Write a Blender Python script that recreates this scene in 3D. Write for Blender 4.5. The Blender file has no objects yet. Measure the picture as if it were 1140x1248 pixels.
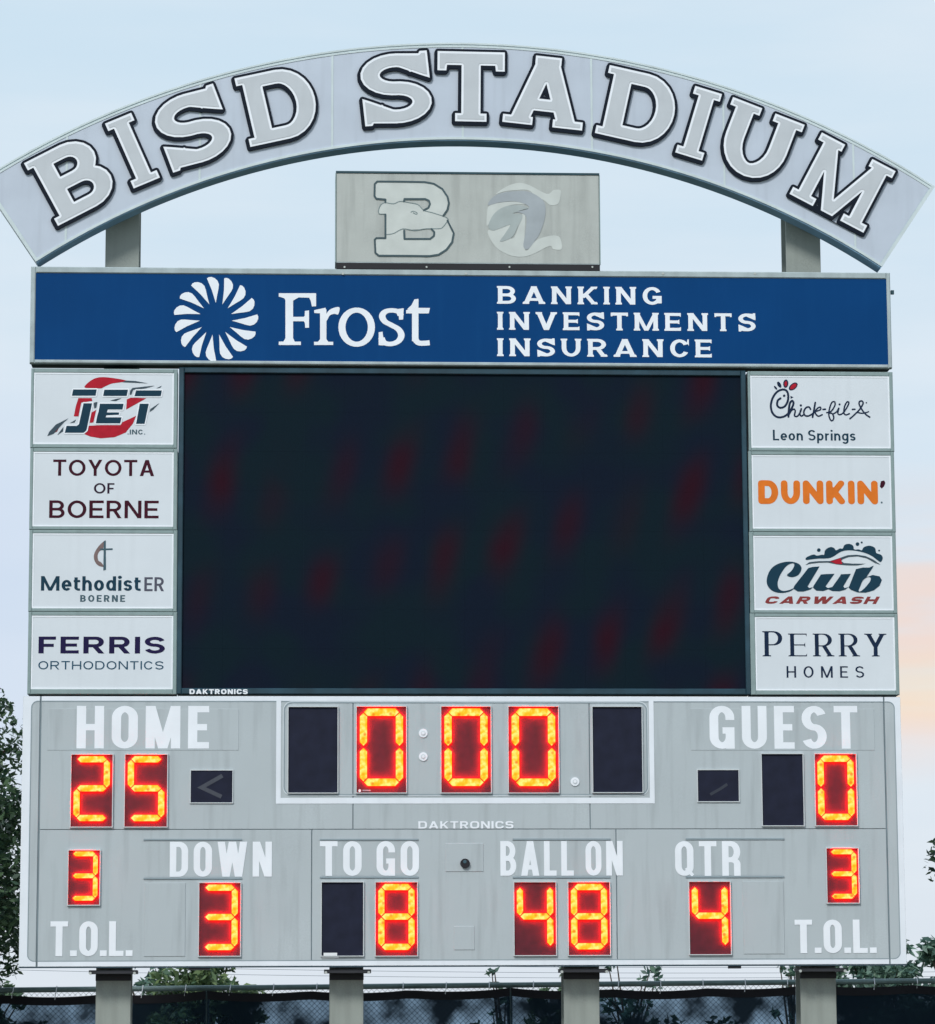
import bpy, math, random
from mathutils import Vector, Matrix
from mathutils.geometry import delaunay_2d_cdt
random.seed(7)
C = bpy.context.scene.collection
SC = bpy.context.scene
pi = math.pi

# ------------------------------------------------------------------ camera
CAM = Vector((-2.1056, -41.993, 1.6)); YAW, PITCH, ROLL = 0.05114, 0.15721, -0.004306; FPX = 4100.0
cy_, sy_ = math.cos(YAW), math.sin(YAW)
FWD = Vector((sy_*math.cos(PITCH), cy_*math.cos(PITCH), math.sin(PITCH)))
_r = Vector((cy_, -sy_, 0)); _u = _r.cross(FWD)
RT = _r*math.cos(ROLL) + _u*math.sin(ROLL); UP = -_r*math.sin(ROLL) + _u*math.cos(ROLL)
cd = bpy.data.cameras.new('camera'); cam = bpy.data.objects.new('camera', cd); C.objects.link(cam)
cd.sensor_fit = 'HORIZONTAL'; cd.sensor_width = 36; cd.lens = FPX/1140*36; cd.clip_start = .5; cd.clip_end = 3000
cam.matrix_world = Matrix(((RT.x, UP.x, -FWD.x, CAM.x), (RT.y, UP.y, -FWD.y, CAM.y), (RT.z, UP.z, -FWD.z, CAM.z), (0, 0, 0, 1)))
SC.camera = cam

# ------------------------------------------------------------------ world, sun, exposure
SUN_EL, SUN_AZ = math.radians(42), math.radians(208)      # azimuth clockwise from +Y: behind the viewer, to the left
w = bpy.data.worlds.new('World'); SC.world = w; w.use_nodes = True
nt = w.node_tree; N = nt.nodes; L = nt.links; N.clear()
def nd(t, **k):
    n = N.new(t)
    for a, b in k.items(): setattr(n, a, b)
    return n
def vmath(op, a, b=None):
    n = nd('ShaderNodeMath', operation=op)
    for i, v in enumerate((a, b)):
        if v is None: continue
        if isinstance(v, (int, float)): n.inputs[i].default_value = v
        else: L.new(v, n.inputs[i])
    return n.outputs[0]
def mixc(f, a, b):
    n = nd('ShaderNodeMix', data_type='RGBA')
    for k, v in ((0, f), (6, a), (7, b)):
        if isinstance(v, (int, float)): n.inputs[k].default_value = v
        elif isinstance(v, tuple): n.inputs[k].default_value = (*v, 1)
        else: L.new(v, n.inputs[k])
    return n.outputs[2]
def maprange(v, a, b, c=0, d=1):
    n = nd('ShaderNodeMapRange', interpolation_type='SMOOTHSTEP')
    L.new(v, n.inputs[0])
    for i, x in enumerate((a, b, c, d)): n.inputs[i+1].default_value = x
    return n.outputs[0]
sky = nd('ShaderNodeTexSky', sky_type='NISHITA', sun_disc=False, sun_elevation=SUN_EL, sun_rotation=SUN_AZ)
tc = nd('ShaderNodeTexCoord'); sep = nd('ShaderNodeSeparateXYZ'); L.new(tc.outputs['Generated'], sep.inputs[0])
SKY_K = 0.1
S_ = lambda r, g, b: (r/SKY_K, g/SKY_K, b/SKY_K)
veil = mixc(maprange(sep.outputs[2], 0.0, 0.32), S_(.73, .80, .89), S_(.64, .80, .92))
veil = mixc(maprange(sep.outputs[2], 0.25, 0.9), veil, S_(.62, .74, .92))
mp = nd('ShaderNodeMapping'); L.new(tc.outputs['Generated'], mp.inputs[0]); mp.inputs['Scale'].default_value = (3.2, 3.2, 20)
n1 = nd('ShaderNodeTexNoise'); n1.inputs['Scale'].default_value = 1.3; n1.inputs['Detail'].default_value = 5; L.new(mp.outputs[0], n1.inputs[0])
soft = maprange(n1.outputs[0], .35, .7)
veil = mixc(vmath('MULTIPLY', soft, .55), veil, S_(.84, .90, .955))
# low bank of peach evening cloud toward the right
mp2 = nd('ShaderNodeMapping'); L.new(tc.outputs['Generated'], mp2.inputs[0]); mp2.inputs['Scale'].default_value = (5, 5, 42); mp2.inputs['Location'].default_value = (.3, 0, .35)
n2 = nd('ShaderNodeTexNoise'); n2.inputs['Scale'].default_value = 1.5; n2.inputs['Detail'].default_value = 4; L.new(mp2.outputs[0], n2.inputs[0])
az = maprange(sep.outputs[0], .08, .19)
band = vmath('MULTIPLY', maprange(sep.outputs[2], .070, .10), maprange(sep.outputs[2], .175, .125))
pk = vmath('MULTIPLY', vmath('MULTIPLY', az, band), maprange(n2.outputs[0], .36, .58, .12, 1))
veil = mixc(vmath('MULTIPLY', pk, .75), veil, S_(.96, .70, .58))
core = vmath('MULTIPLY', vmath('MULTIPLY', maprange(sep.outputs[2], .088, .100), maprange(sep.outputs[2], .119, .104)), az)
veil = mixc(vmath('MULTIPLY', core, .5), veil, S_(1.0, .77, .50))
# lavender tone low on the left
lav = vmath('MULTIPLY', maprange(sep.outputs[0], -.02, -.09), vmath('MULTIPLY', maprange(sep.outputs[2], .06, .11), maprange(sep.outputs[2], .21, .15)))
veil = mixc(vmath('MULTIPLY', lav, .5), veil, S_(.60, .70, .89))
out = mixc(.93, sky.outputs[0], veil)
bg = nd('ShaderNodeBackground'); bg.inputs[1].default_value = SKY_K; L.new(out, bg.inputs[0])
wo = nd('ShaderNodeOutputWorld'); L.new(bg.outputs[0], wo.inputs[0])

sd = bpy.data.lights.new('sun', 'SUN'); so = bpy.data.objects.new('sun', sd); C.objects.link(so)
sd.energy = 2.45; sd.angle = math.radians(14); sd.color = (1, .97, .93)
sdir = Vector((math.sin(SUN_AZ)*math.cos(SUN_EL), math.cos(SUN_AZ)*math.cos(SUN_EL), math.sin(SUN_EL)))
so.rotation_euler = sdir.to_track_quat('Z', 'Y').to_euler(); so.location = (-20, -20, 40)
SC.view_settings.view_transform = 'Standard'; SC.view_settings.look = 'None'
SC.view_settings.exposure = 0; SC.view_settings.gamma = 1; SC.view_settings.use_curve_mapping = False

# ------------------------------------------------------------------ where a measured point lies on the plane Y = y
def at(px, py, y=0.0):
    d = FWD*FPX + RT*(px-570) - UP*(py-624)
    k = (y-CAM.y)/d.y
    p = CAM + d*k
    return (p.x, p.z)
def rect(x0, y0, x1, y1, y=0.0):
    a, b, c, d = at(x0, y0, y), at(x1, y0, y), at(x1, y1, y), at(x0, y1, y)
    return ((a[0]+d[0])/2, (c[1]+d[1])/2, (b[0]+c[0])/2, (a[1]+b[1])/2)     # X0, Z0, X1, Z1

# ------------------------------------------------------------------ materials
def lin(r, g, b):
    f = lambda v: (v/255/12.92) if v/255 <= .04045 else ((v/255+.055)/1.055)**2.4
    return (f(r), f(g), f(b))
def mat(name, rgb, rough=.6, metal=0., var=.08, scale=3., bump=0., streak=0., fine=0., spec=.4, dirt=None):
    m = bpy.data.materials.new(name); m.use_nodes = True
    t = m.node_tree; n = t.nodes; l = t.links; b = n['Principled BSDF']
    b.inputs['Roughness'].default_value = rough; b.inputs['Metallic'].default_value = metal
    b.inputs['Specular IOR Level'].default_value = spec
    tcn = n.new('ShaderNodeTexCoord')
    def noise(sc, det, stretch=(1, 1, 1)):
        mpn = n.new('ShaderNodeMapping'); mpn.inputs['Scale'].default_value = stretch
        l.new(tcn.outputs['Object'], mpn.inputs[0])
        q = n.new('ShaderNodeTexNoise'); q.inputs['Scale'].default_value = sc; q.inputs['Detail'].default_value = det
        l.new(mpn.outputs[0], q.inputs[0]); return q.outputs[0]
    def mixn(f, a, c2, bt='MIX'):
        x = n.new('ShaderNodeMix'); x.data_type = 'RGBA'; x.blend_type = bt
        for k, v in ((0, f), (6, a), (7, c2)):
            if isinstance(v, (int, float)): x.inputs[k].default_value = v
            elif isinstance(v, tuple): x.inputs[k].default_value = (*v, 1)
            else: l.new(v, x.inputs[k])
        return x.outputs[2]
    def mr(v, a, c2):
        x = n.new('ShaderNodeMapRange'); l.new(v, x.inputs[0]); x.inputs[1].default_value = a; x.inputs[2].default_value = c2
        return x.outputs[0]
    dk = tuple(c*(1-var*2.2) for c in rgb); lt = tuple(min(1, c*(1+var)) for c in rgb)
    col = mixn(mr(noise(scale, 6), .3, .7), dk, lt)
    if fine: col = mixn(mr(noise(60, 3), .35, .65), col, tuple(c*(1-fine) for c in rgb))
    if streak:
        q = mr(noise(2.2, 5, (4, 4, .35)), .5, .8)
        s = n.new('ShaderNodeMath'); s.operation = 'MULTIPLY'; l.new(q, s.inputs[0]); s.inputs[1].default_value = streak
        col = mixn(s.outputs[0], col, dirt or tuple(c*.55 for c in rgb))
    l.new(col, b.inputs['Base Color'])
    if bump:
        bn = n.new('ShaderNodeBump'); bn.inputs['Strength'].default_value = bump; bn.inputs['Distance'].default_value = .01
        l.new(noise(25, 5), bn.inputs['Height']); l.new(bn.outputs[0], b.inputs['Normal'])
    rr = n.new('ShaderNodeMapRange'); l.new(noise(scale*2, 4), rr.inputs[0])
    rr.inputs[3].default_value = max(.05, rough-.1); rr.inputs[4].default_value = min(1, rough+.12); l.new(rr.outputs[0], b.inputs['Roughness'])
    return m
M = {}
M['cabinet'] = mat('cabinet_paint', lin(177, 187, 191), .55, var=.045, scale=1.1, bump=.05, streak=.40, fine=.03)
M['cabinet_side'] = mat('cabinet_side', lin(120, 135, 142), .6, var=.08)
M['white'] = mat('white_stripe', lin(226, 233, 240), .5, var=.03, scale=2, streak=.12)
M['letterwhite'] = mat('white_vinyl', lin(232, 238, 244), .5, var=.025, scale=3)
M['groove'] = mat('groove_line', lin(140, 155, 162), .6, var=.05)
M['lightgroove'] = mat('light_line', lin(205, 214, 219), .6, var=.04)
M['seam'] = mat('dark_seam', lin(52, 72, 84), .7, var=.05)
M['frame'] = mat('aluminium_frame', lin(138, 158, 158), .45, .0, var=.08, scale=5, streak=.3, fine=.05)
M['framelite'] = mat('light_frame', lin(168, 182, 184), .45, var=.08, scale=5, streak=.3)
M['frameside'] = mat('dark_frame_side', lin(38, 72, 82), .6, var=.1)
M['bezel'] = mat('display_bezel', lin(34, 66, 80), .45, var=.15, scale=4)
M['banner'] = mat('blue_banner_face', lin(8, 64, 118), .5, var=.07, scale=.9, streak=.12, fine=.04, spec=.06, dirt=lin(26, 84, 138))
M['sponsor'] = mat('white_sponsor_face', lin(212, 220, 226), .4, var=.03, scale=1.2, streak=.10)
M['archpanel'] = mat('arch_panel_face', lin(188, 199, 212), .5, var=.035, scale=1.6, bump=.03, streak=.22)
M['archrim'] = mat('arch_rim', lin(200, 214, 216), .5, var=.05, scale=3, streak=.2)
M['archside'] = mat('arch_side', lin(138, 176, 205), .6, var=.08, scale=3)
M['lettergrey'] = mat('grey_letter_face', lin(190, 197, 202), .5, var=.03, scale=3, streak=.1)
M['letterblack'] = mat('navy_letter_edge', lin(12, 24, 38), .6, var=.1, scale=4, spec=.15)
M['mascotface'] = mat('weathered_sign_face', lin(177, 183, 179), .6, var=.07, scale=3.5, bump=.04, streak=.5, fine=.03)
M['mascotlite'] = mat('pale_emblem', lin(196, 203, 199), .6, var=.05, scale=4)
M['mascotmid'] = mat('faded_lilac_emblem', lin(160, 169, 174), .6, var=.06, scale=4)
M['mascotmid2'] = mat('faded_green_emblem', lin(164, 175, 174), .6, var=.06, scale=4)
M['mascotline'] = mat('dark_emblem_line', lin(62, 84, 90), .6, var=.1)
M['mascotthin'] = mat('thin_emblem_line', lin(118, 136, 138), .6, var=.1)
M['black'] = mat('black_tray', lin(24, 24, 30), .55, var=.1)
M['bolt'] = mat('zinc_bolt', lin(190, 195, 190), .4, .4, var=.1)
M['post'] = mat('steel_post_paint', lin(150, 158, 152), .6, var=.10, scale=1.5, bump=.08, streak=.45, fine=.07)
M['plate_and_shade'] = mat('bracket_and_shade', lin(44, 46, 52), .6, var=.1)
M['navytext'] = mat('navy_print', lin(22, 40, 66), .5, var=.05, spec=.12)
M['tealtext'] = mat('dark_teal_print', lin(24, 58, 76), .5, var=.05, spec=.12)
M['graytext'] = mat('grey_teal_print', lin(70, 95, 105), .5, var=.05, spec=.12)
M['maroon'] = mat('maroon_print', lin(62, 16, 34), .5, var=.1, spec=.12)
M['plum'] = mat('plum_print', lin(48, 30, 50), .5, var=.1, spec=.12)
M['red'] = mat('red_print', lin(176, 30, 48), .5, var=.08, scale=12, spec=.12)
M['brownred'] = mat('rust_print', lin(140, 62, 62), .5, var=.1, scale=12, spec=.12)
M['orange'] = mat('orange_print', lin(222, 118, 40), .5, var=.05, scale=8, spec=.12)
M['violettext'] = mat('deep_violet_print', lin(30, 24, 66), .5, var=.05, spec=.12)
M['ergrey'] = mat('slate_print', lin(84, 86, 100), .5, var=.05, spec=.12)
M['tealgrey'] = mat('teal_grey_print', lin(36, 78, 100), .5, var=.05, spec=.12)
M['taupe'] = mat('taupe_print', lin(120, 100, 98), .5, var=.1, scale=12)
M['paper'] = mat('white_sticker', lin(228, 232, 235), .5, var=.03)
M['darkmod'] = mat('unlit_module_face', lin(32, 36, 54), .6, var=.12, scale=6, spec=.15)
M['litmod'] = mat('glow_red_module_face', (.098, .007, .018), .6, var=.15, scale=9)  # dark mask tinted red: part of the segments' glow is in this colour
M['lip'] = mat('module_lip', lin(196, 203, 206), .6, var=.04)
M['arrowdim'] = mat('unlit_arrow_dim', lin(48, 54, 66), .6)
M['arrowgrey'] = mat('unlit_arrow', lin(64, 69, 79), .6, var=.1, scale=10)
M['rail'] = mat('galvanised_rail', lin(128, 152, 152), .5, .2, var=.15, scale=9, fine=.1)
M['wirefence'] = mat('chain_link_wire', lin(150, 160, 162), .5, .3, var=.1)
M['bark'] = mat('bark', (.09, .07, .055), .9, var=.2, scale=8, bump=.5)
M['cable'] = mat('power_cable', lin(90, 105, 120), .7, var=.05)
M['polewood'] = mat('pole_wood', (.12, .09, .07), .9, var=.15, scale=4)

def screen_mat():
    m = bpy.data.materials.new('unlit_led_screen'); m.use_nodes = True
    t = m.node_tree; n = t.nodes; l = t.links; b = n['Principled BSDF']; b.inputs['Roughness'].default_value = .75; b.inputs['Specular IOR Level'].default_value = .08
    tcn = n.new('ShaderNodeTexCoord')
    ge = n.new('ShaderNodeNewGeometry'); sx_ = n.new('ShaderNodeSeparateXYZ'); l.new(ge.outputs['Position'], sx_.inputs[0])
    def mth(op, a, b=None, c=None):
        x = n.new('ShaderNodeMath'); x.operation = op
        for i, v in enumerate((a, b, c)):
            if v is None: continue
            if isinstance(v, (int, float)): x.inputs[i].default_value = v
            else: l.new(v, x.inputs[i])
        return x.outputs[0]
    def nz(sc, det=2):
        q = n.new('ShaderNodeTexNoise'); q.inputs['Scale'].default_value = sc; q.inputs['Detail'].default_value = det; l.new(ge.outputs['Position'], q.inputs[0]); return q.outputs[0]
    X_, Z_ = sx_.outputs[0], sx_.outputs[2]
    xo = mth('ADD', X_, 2.6)
    v_ = mth('SUBTRACT', Z_, mth('ADD', mth('MULTIPLY', xo, .10), mth('MULTIPLY', mth('MULTIPLY', xo, xo), .022)))
    wv = mth('MULTIPLY', mth('SUBTRACT', nz(.55), .5), .9)
    cu = mth('COSINE', mth('MULTIPLY', mth('ADD', mth('SUBTRACT', X_, mth('MULTIPLY', Z_, .16)), mth('MULTIPLY', wv, .35)), 2*pi/.74))
    cv_ = mth('COSINE', mth('MULTIPLY', mth('ADD', v_, wv), 2*pi/1.45))
    pr = mth('MULTIPLY', mth('POWER', mth('MULTIPLY_ADD', cu, .5, .5), 1.4), mth('POWER', mth('MULTIPLY_ADD', cv_, .5, .5), 1.2))
    q2 = n.new('ShaderNodeMapRange'); l.new(nz(.42, 1), q2.inputs[0]); q2.inputs[1].default_value = .38; q2.inputs[2].default_value = .58; q2.inputs[3].default_value = .05
    mu = n.new('ShaderNodeMath'); mu.operation = 'MULTIPLY'; l.new(pr, mu.inputs[0]); l.new(q2.outputs[0], mu.inputs[1])
    base = n.new('ShaderNodeMix'); base.data_type = 'RGBA'; q3 = n.new('ShaderNodeTexNoise'); q3.inputs['Scale'].default_value = 1.1; q3.inputs['Detail'].default_value = 1
    l.new(tcn.outputs['Object'], q3.inputs[0]); q4 = n.new('ShaderNodeMapRange'); l.new(q3.outputs[0], q4.inputs[0]); q4.inputs[1].default_value = .4; q4.inputs[2].default_value = .6
    l.new(q4.outputs[0], base.inputs[0]); base.inputs[6].default_value = (.004, .0095, .022, 1); base.inputs[7].default_value = (.0035, .0125, .020, 1)
    mx = n.new('ShaderNodeMix'); mx.data_type = 'RGBA'; l.new(mu.outputs[0], mx.inputs[0]); l.new(base.outputs[2], mx.inputs[6]); mx.inputs[7].default_value = (.022, .004, .011, 1)
    # fine pixel pitch
    ch = n.new('ShaderNodeTexNoise'); ch.inputs['Scale'].default_value = 55; l.new(tcn.outputs['Object'], ch.inputs[0])
    m2 = n.new('ShaderNodeMix'); m2.data_type = 'RGBA'; m2.blend_type = 'MULTIPLY'; m2.inputs[0].default_value = .5; l.new(mx.outputs[2], m2.inputs[6]); l.new(ch.outputs[0], m2.inputs[7])
    m3 = n.new('ShaderNodeMix'); m3.data_type = 'RGBA'; m3.blend_type = 'MULTIPLY'; m3.inputs[0].default_value = 1; l.new(m2.outputs[2], m3.inputs[6]); m3.inputs[7].default_value = (1.3, 1.3, 1.3, 1)
    l.new(m3.outputs[2], b.inputs['Base Color'])
    return m
M['screen'] = screen_mat()
def led_mat():
    m = bpy.data.materials.new('lit_led_segment'); m.use_nodes = True
    t = m.node_tree; n = t.nodes; l = t.links; n.clear()
    tcn = n.new('ShaderNodeTexCoord')
    q = n.new('ShaderNodeTexNoise'); q.inputs['Scale'].default_value = 16; q.inputs['Detail'].default_value = 3; l.new(tcn.outputs['Object'], q.inputs[0])
    cr = n.new('ShaderNodeValToRGB'); l.new(q.outputs[0], cr.inputs[0])
    e = cr.color_ramp.elements; e[0].position = .28; e[0].color = (1, .0105, .0004, 1); e[1].position = .62; e[1].color = (1, .0245, .0060, 1)
    x = cr.color_ramp.elements.new(.46); x.color = (1, .0160, .0008, 1)
    vo = n.new('ShaderNodeTexVoronoi'); vo.inputs['Scale'].default_value = 8.5; vo.inputs['Randomness'].default_value = .45; ge = n.new('ShaderNodeNewGeometry')
    fl_ = n.new('ShaderNodeVectorMath'); fl_.operation = 'MULTIPLY'; fl_.inputs[1].default_value = (1, 0, 1); l.new(ge.outputs['Position'], fl_.inputs[0]); l.new(fl_.outputs[0], vo.inputs[0])
    sp_ = n.new('ShaderNodeMapRange'); l.new(vo.outputs['Distance'], sp_.inputs[0]); sp_.inputs[1].default_value = .24; sp_.inputs[2].default_value = .10; sp_.inputs[3].default_value = 0; sp_.inputs[4].default_value = .8
    dm = n.new('ShaderNodeMix'); dm.data_type = 'RGBA'; l.new(sp_.outputs[0], dm.inputs[0]); l.new(cr.outputs[0], dm.inputs[6]); dm.inputs[7].default_value = (1, .0045, .0003, 1)
    em = n.new('ShaderNodeEmission'); l.new(dm.outputs[2], em.inputs[0]); em.inputs[1].default_value = 40
    o = n.new('ShaderNodeOutputMaterial'); l.new(em.outputs[0], o.inputs[0]); return m
M['led'] = led_mat()
def leaf_mat(name, a, b_):
    m = bpy.data.materials.new(name); m.use_nodes = True
    t = m.node_tree; n = t.nodes; l = t.links; b = n['Principled BSDF']; b.inputs['Roughness'].default_value = .5
    g = n.new('ShaderNodeNewGeometry'); mx = n.new('ShaderNodeMix'); mx.data_type = 'RGBA'
    l.new(g.outputs['Random Per Island'], mx.inputs[0]); mx.inputs[6].default_value = (*a, 1); mx.inputs[7].default_value = (*b_, 1)
    l.new(mx.outputs[2], b.inputs['Base Color'])
    tr = n.new('ShaderNodeBsdfTranslucent'); l.new(mx.outputs[2], tr.inputs[0])
    ms = n.new('ShaderNodeMixShader'); ms.inputs[0].default_value = .25; o = n['Material Output']
    l.new(b.outputs[0], ms.inputs[1]); l.new(tr.outputs[0], ms.inputs[2]); l.new(ms.outputs[0], o.inputs[0]); return m
M['leafdark'] = leaf_mat('dark_oak_leaves', (.024, .066, .048), (.12, .21, .10))
M['leafmid'] = leaf_mat('olive_leaves', (.06, .125, .07), (.21, .30, .13))
M['leafblue'] = leaf_mat('blue_green_leaves', (.045, .11, .095), (.16, .27, .19))
def screen_cloth(name, lo, hi):
    m = bpy.data.materials.new(name); m.use_nodes = True
    t = m.node_tree; n = t.nodes; l = t.links; b = n['Principled BSDF']; b.inputs['Roughness'].default_value = .9; b.inputs['Base Color'].default_value = (.010, .022, .036, 1)
    b.inputs['Specular IOR Level'].default_value = .1
    tcn = n.new('ShaderNodeTexCoord'); q = n.new('ShaderNodeTexNoise'); q.inputs['Scale'].default_value = 1.6; q.inputs['Detail'].default_value = 5; l.new(tcn.outputs['Object'], q.inputs[0])
    r = n.new('ShaderNodeMapRange'); l.new(q.outputs[0], r.inputs[0]); r.inputs[1].default_value = .42; r.inputs[2].default_value = .66; r.inputs[3].default_value = lo; r.inputs[4].default_value = hi
    tr = n.new('ShaderNodeBsdfTransparent'); tr.inputs[0].default_value = (.55, .78, 1, 1); ms = n.new('ShaderNodeMixShader'); o = n['Material Output']
    l.new(r.outputs[0], ms.inputs[0]); l.new(b.outputs[0], ms.inputs[1]); l.new(tr.outputs[0], ms.inputs[2]); l.new(ms.outputs[0], o.inputs[0]); return m
M['cloth'] = screen_cloth('navy_windscreen_mesh', .0, .10)
M['clothworn'] = screen_cloth('worn_windscreen_mesh', .01, .48)
M['hem'] = mat('windscreen_hem', (.018, .018, .024), .9, var=.1)

# ------------------------------------------------------------------ object helpers
def thing(name, label, cat, loc, group=None):
    o = bpy.data.objects.new(name, None); C.objects.link(o); o.location = loc; o.empty_display_size = .3
    o['label'] = label; o['category'] = cat
    if group: o['group'] = group
    return o
def wloc(o):
    v = Vector((0, 0, 0))
    while o is not None: v = v + o.location; o = o.parent
    return v
def obj(name, verts, faces, m, parent=None, label=None, loc=None, kind=None, smooth=False):
    """verts in world metres; loc = world origin of this object (default its centre-bottom)."""
    vs = [Vector(v) for v in verts]
    if loc is None:
        xs = [v.x for v in vs]; ys = [v.y for v in vs]; zs = [v.z for v in vs]
        loc = Vector(((min(xs)+max(xs))/2, (min(ys)+max(ys))/2, min(zs)))
    loc = Vector(loc)
    me = bpy.data.meshes.new(name); me.from_pydata([v-loc for v in vs], [], faces); me.materials.append(M[m] if isinstance(m, str) else m); me.update()
    if smooth: me.polygons.foreach_set('use_smooth', [True]*len(me.polygons))
    o = bpy.data.objects.new(name, me); C.objects.link(o)
    o.location = loc - (wloc(parent) if parent else Vector((0, 0, 0)))
    if parent: o.parent = parent
    if label: o['label'] = label
    if kind: o['kind'] = kind
    return o
class B:
    def __init__(s): s.v = []; s.f = []
    def box(s, x0, x1, y0, y1, z0, z1, bev=0):
        i = len(s.v)
        if bev:      # chamfered front edges (towards -Y)
            s.v += [(x0, y0+bev, z0), (x1, y0+bev, z0), (x1, y0+bev, z1), (x0, y0+bev, z1),
                    (x0+bev, y0, z0+bev), (x1-bev, y0, z0+bev), (x1-bev, y0, z1-bev), (x0+bev, y0, z1-bev),
                    (x0, y1, z0), (x1, y1, z0), (x1, y1, z1), (x0, y1, z1)]
            s.f += [tuple(i+k for k in q) for q in ((4, 5, 6, 7), (0, 1, 5, 4), (1, 2, 6, 5), (2, 3, 7, 6), (3, 0, 4, 7),
                    (8, 9, 1, 0), (9, 10, 2, 1), (10, 11, 3, 2), (11, 8, 0, 3), (11, 10, 9, 8))]
        else:
            s.v += [(x, y, z) for x in (x0, x1) for y in (y0, y1) for z in (z0, z1)]
            s.f += [tuple(i+k for k in q) for q in ((0, 1, 3, 2), (4, 6, 7, 5), (0, 4, 5, 1), (2, 3, 7, 6), (0, 2, 6, 4), (1, 5, 7, 3))]
        return s
    def tube(s, pts, r, n=8, r1=None, cap=True):
        r1 = r if r1 is None else r1; i0 = len(s.v); m = len(pts)
        for k, p in enumerate(pts):
            p = Vector(p); a = Vector(pts[max(0, k-1)]); c = Vector(pts[min(m-1, k+1)]); d = (c-a).normalized()
            u = d.cross(Vector((0, 0, 1)) if abs(d.z) < .9 else Vector((1, 0, 0))).normalized(); v = d.cross(u)
            rr = r + (r1-r)*k/max(1, m-1)
            for j in range(n):
                a_ = 2*pi*j/n; s.v.append(tuple(p+u*math.cos(a_)*rr+v*math.sin(a_)*rr))
        for k in range(m-1):
            for j in range(n):
                a_ = i0+k*n+j; b_ = i0+k*n+(j+1) % n; s.f.append((a_, b_, b_+n, a_+n))
        if cap:
            s.f.append(tuple(i0+j for j in range(n))[::-1]); s.f.append(tuple(i0+(m-1)*n+j for j in range(n)))
        return s
    def make(s, name, m, parent=None, **k): return obj(name, s.v, s.f, m, parent, **k)

# ------------------------------------------------------------------ flat shapes: union of polygons
def ccw(p):
    a = sum(p[i][0]*p[(i+1) % len(p)][1]-p[(i+1) % len(p)][0]*p[i][1] for i in range(len(p)))
    return p if a > 0 else p[::-1]
def area(p): return abs(sum(p[i][0]*p[(i+1) % len(p)][1]-p[(i+1) % len(p)][0]*p[i][1] for i in range(len(p))))/2
def union(plus, minus=(), keep=None, eps=1e-5):
    """triangulated figure of plus minus minus: (verts2d, tris). Each triangle is kept by testing its centre."""
    V = []; Ed = []; Q = []; np_ = len(plus)
    for p in list(plus)+list(minus):
        q = []
        for a in p:
            if not q or math.dist(a, q[-1]) > 2e-5: q.append(a)
        if len(q) > 1 and math.dist(q[0], q[-1]) < 2e-5: q.pop()
        if len(q) < 3: Q.append(None); continue
        i = len(V); n = len(q); V += q; Ed += [(i+k, i+(k+1) % n) for k in range(n)]
        xs = [a[0] for a in q]; ys = [a[1] for a in q]; Q.append((min(xs), min(ys), max(xs), max(ys), q))
    ox = sum(a[0] for a in V)/len(V); oy = sum(a[1] for a in V)/len(V)
    r = delaunay_2d_cdt([Vector((a[0]-ox, a[1]-oy)) for a in V], Ed, [], 0, eps, False)
    v2 = [(v.x+ox, v.y+oy) for v in r[0]]
    k = keep or (lambda ids: any(i < np_ for i in ids) and not any(i >= np_ for i in ids))
    # buckets along x keep the tests few
    x0 = min(q[0] for q in Q if q); x1 = max(q[2] for q in Q if q); NB = 60; bw = (x1-x0)/NB or 1
    bk = [[] for _ in range(NB+1)]
    for i, q in enumerate(Q):
        if q:
            for b_ in range(int((q[0]-x0)/bw), min(NB, int((q[2]-x0)/bw))+1): bk[b_].append(i)
    fs = []
    for f in r[2]:
        cx = sum(v2[i][0] for i in f)/len(f); cy = sum(v2[i][1] for i in f)/len(f); ids = []
        for i in bk[max(0, min(NB, int((cx-x0)/bw)))]:
            q = Q[i]
            if cx < q[0] or cx > q[2] or cy < q[1] or cy > q[3]: continue
            wn = 0; pts = q[4]; ax, ay = pts[-1]
            for bx, by in pts:
                if ay <= cy:
                    if by > cy and (bx-ax)*(cy-ay)-(cx-ax)*(by-ay) > 0: wn += 1
                elif by <= cy and (bx-ax)*(cy-ay)-(cx-ax)*(by-ay) < 0: wn -= 1
                ax, ay = bx, by
            if wn: ids.append(i)
        if ids and k(ids): fs.append(tuple(f))
    used = sorted({i for f in fs for i in f}); mp_ = {o: n for n, o in enumerate(used)}
    return [v2[i] for i in used], [tuple(mp_[i] for i in f) for f in fs]
def disc(c, r, n=10): return [(c[0]+r*math.cos(2*pi*k/n), c[1]+r*math.sin(2*pi*k/n)) for k in range(n)]
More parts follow.
